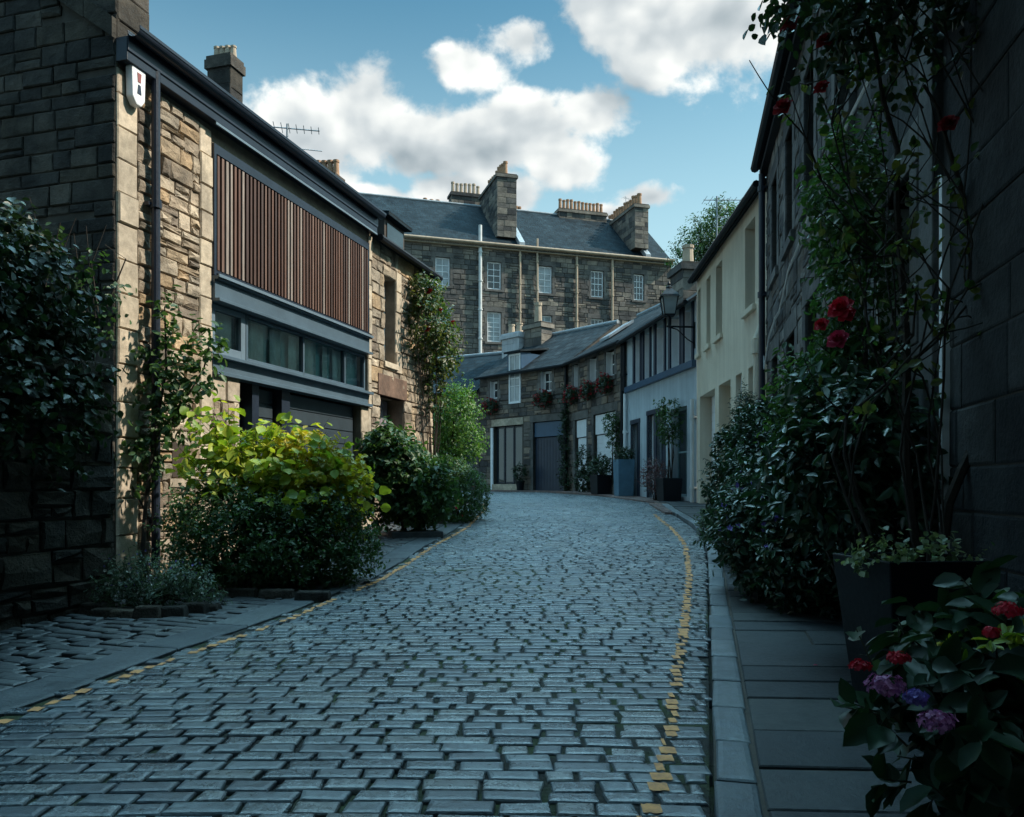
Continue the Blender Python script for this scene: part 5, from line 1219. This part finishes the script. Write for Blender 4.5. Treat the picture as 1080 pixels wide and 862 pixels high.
# --- baskets and pots along the far houses
def pos(O, D, u, off): return O+D*u+Vector((D.y, -D.x))*off
bk0 = thing('flower_basket', '', 'flower basket', (0, 0, 0), 0, 'flower baskets under the mews windows')
mb = MB(); mb.prism([(-.36, .0), (-.28, -.22), (.28, -.22), (.36, .0)], -.28, .0); mb.build('box', M['wood_dk'], bk0)
foliage(bk0, [(0, -.16, .1, .42, .2, .2), (-.2, -.18, -.05, .2, .16, .2), (.2, -.18, -.05, .2, .16, .2)], 420, 4, .06, .7, 'simple', 'l_dark', tl=.1, zmin=-.5, droop=.6)
P, d, r_ = shell_pts([(0, -.2, .14, .46, .24, .24), (0, -.22, -.08, .42, .2, .22)], 120, .85); small_flowers(bk0, P, .055, 'p_dkred')
first = True
for O, D, u_, z, lab in ((AO, AD, .8, 4.62, 'red basket below the left window, above the narrow white door'), (AO, AD, 2.5, 4.6, 'middle red basket of the three over the white garage doors'), (AO, AD, 4.03, 4.66, 'full red basket below the right window, nearest the blue-grey house'),
                         (B2, B2D, 4.2, 4.66, 'red basket below the window above the navy garage door'), (B2, B2D, .95, 4.58, 'dark red basket left of the tall white dormer window')):
    o = bk0 if first else copy_tree(bk0); first = False
    q = pos(O, D, u_, .06); o.location = (q.x, q.y, z); o.rotation_euler = (0, 0, math.atan2(D.y, D.x)); o['label'] = lab
def potted(name, lab, O, D, u_, off, body, ells, n, ls, m, fm=None, fs=.04, fn=30, h=.45, r=.22, cat='potted plant', bm='black', kind='simple', round_=False):
    q = pos(O, D, u_, off); t = thing(name, lab, cat, (q.x, q.y, G(q.y)+.05), math.atan2(D.y, D.x))
    if body == 'box': MB().frustum((0, 0), r*.85, r*.8, r, r*.9, 0, h).build('pot', M[bm], t, bevel=.01)
    elif body == 'pot': MB().lathe((0, 0, 0), [(r*.75, 0), (r, h*.85), (r*1.08, h*.86), (r*1.08, h), (r*.9, h)], 16).build('pot', M[bm], t)
    P, d = foliage(t, ells, n, 4, ls, .6, kind, m, tl=.14, base=(0, 0, h*.8 if body else 0), droop=.4, inner=.4)
    if fm: small_flowers(t, P[rng.choice(len(P), fn)]+np.array([0, -.03, .03]), fs, fm)
    return t
potted('potted_rose', 'standard rose with white flowers in a dark pot by the blue-grey house', BO, BD, 4.9, .35, 'box', [(0, 0, 2.1, .4, .35, .42), (.15, 0, 1.75, .25, .25, .25), (-.1, 0, 2.5, .25, .25, .2)], 240, .08, 'l_mid', 'p_white', .05, 26, h=.62, r=.3)
potted('heather', 'pinkish heather mound spilling beside the standard rose', BO, BD, 4.1, .45, None, [(0, 0, .75, .35, .35, .35), (.2, -.1, .55, .3, .3, .3)], 420, .05, 'heather', cat='plant')
potted('planter_box', 'tall dusty blue planter box beside the white downpipe', BO, BD, 1.0, .4, 'box', [(0, 0, 1.3, .3, .25, .22)], 160, .07, 'l_dark', h=1.15, r=.3, bm='blue_box')
potted('potted_shrub', 'leafy shrub in a dark tub before the wide white garage door', AO, AD, 4.3, .45, 'box', [(0, 0, .95, .45, .35, .32), (-.35, 0, .75, .3, .3, .3)], 380, .08, 'l_dark', h=.65, r=.34)
potted('climber', 'white-flowered climber on the pier right of the wide white door', AO, AD, 4.65, .2, None, [(-.05, 0, 2.4, .36, .22, .36), (.15, 0, 2.0, .2, .2, .6)], 240, .08, 'l_mid', 'p_white', .035, 16, cat='climbing plant')
potted('shrub', 'upright dark shrub between the two white garage doors', AO, AD, 2.2, .3, None, [(0, 0, .4, .32, .25, .4), (.05, 0, 1.1, .2, .18, .6)], 380, .08, 'l_dark', cat='shrub')
potted('climber', 'dark climber up the corner between navy garage and narrow white door', AO, AD, .1, .15, None, [(0, 0, .6, .4, .25, .6), (-.1, 0, 2.0, .25, .2, 1.2), (-.05, 0, 3.4, .18, .15, .8)], 620, .08, 'l_dark', cat='climbing plant')
potted('potted_plant', 'small dark plant in a pot left of the navy garage', B2, B2D, 3.0, .35, 'pot', [(0, 0, .75, .25, .25, .35)], 140, .08, 'l_dark', h=.4, r=.18)
# pink petals dropped on the flagstones
for lab, px, py in (('single pink petal lying on the flagstones nearest the hydrangea', 892, 741), ('tiny fallen petal on the flags left of the planter', 858, 718)):
    x, y_ = gp(px, py); L = Leaves(); L.add(np.array([(0, 0, 0.)]), np.array([(1., .3, .05)]), np.array([(0, 0, 1.)]), np.array([.032]), .7, 'broad')
    o = L.build('petal', 'p_pink', None); o.location = (x, y_, G(y_)+.092); tag(o, lab, 'petal')
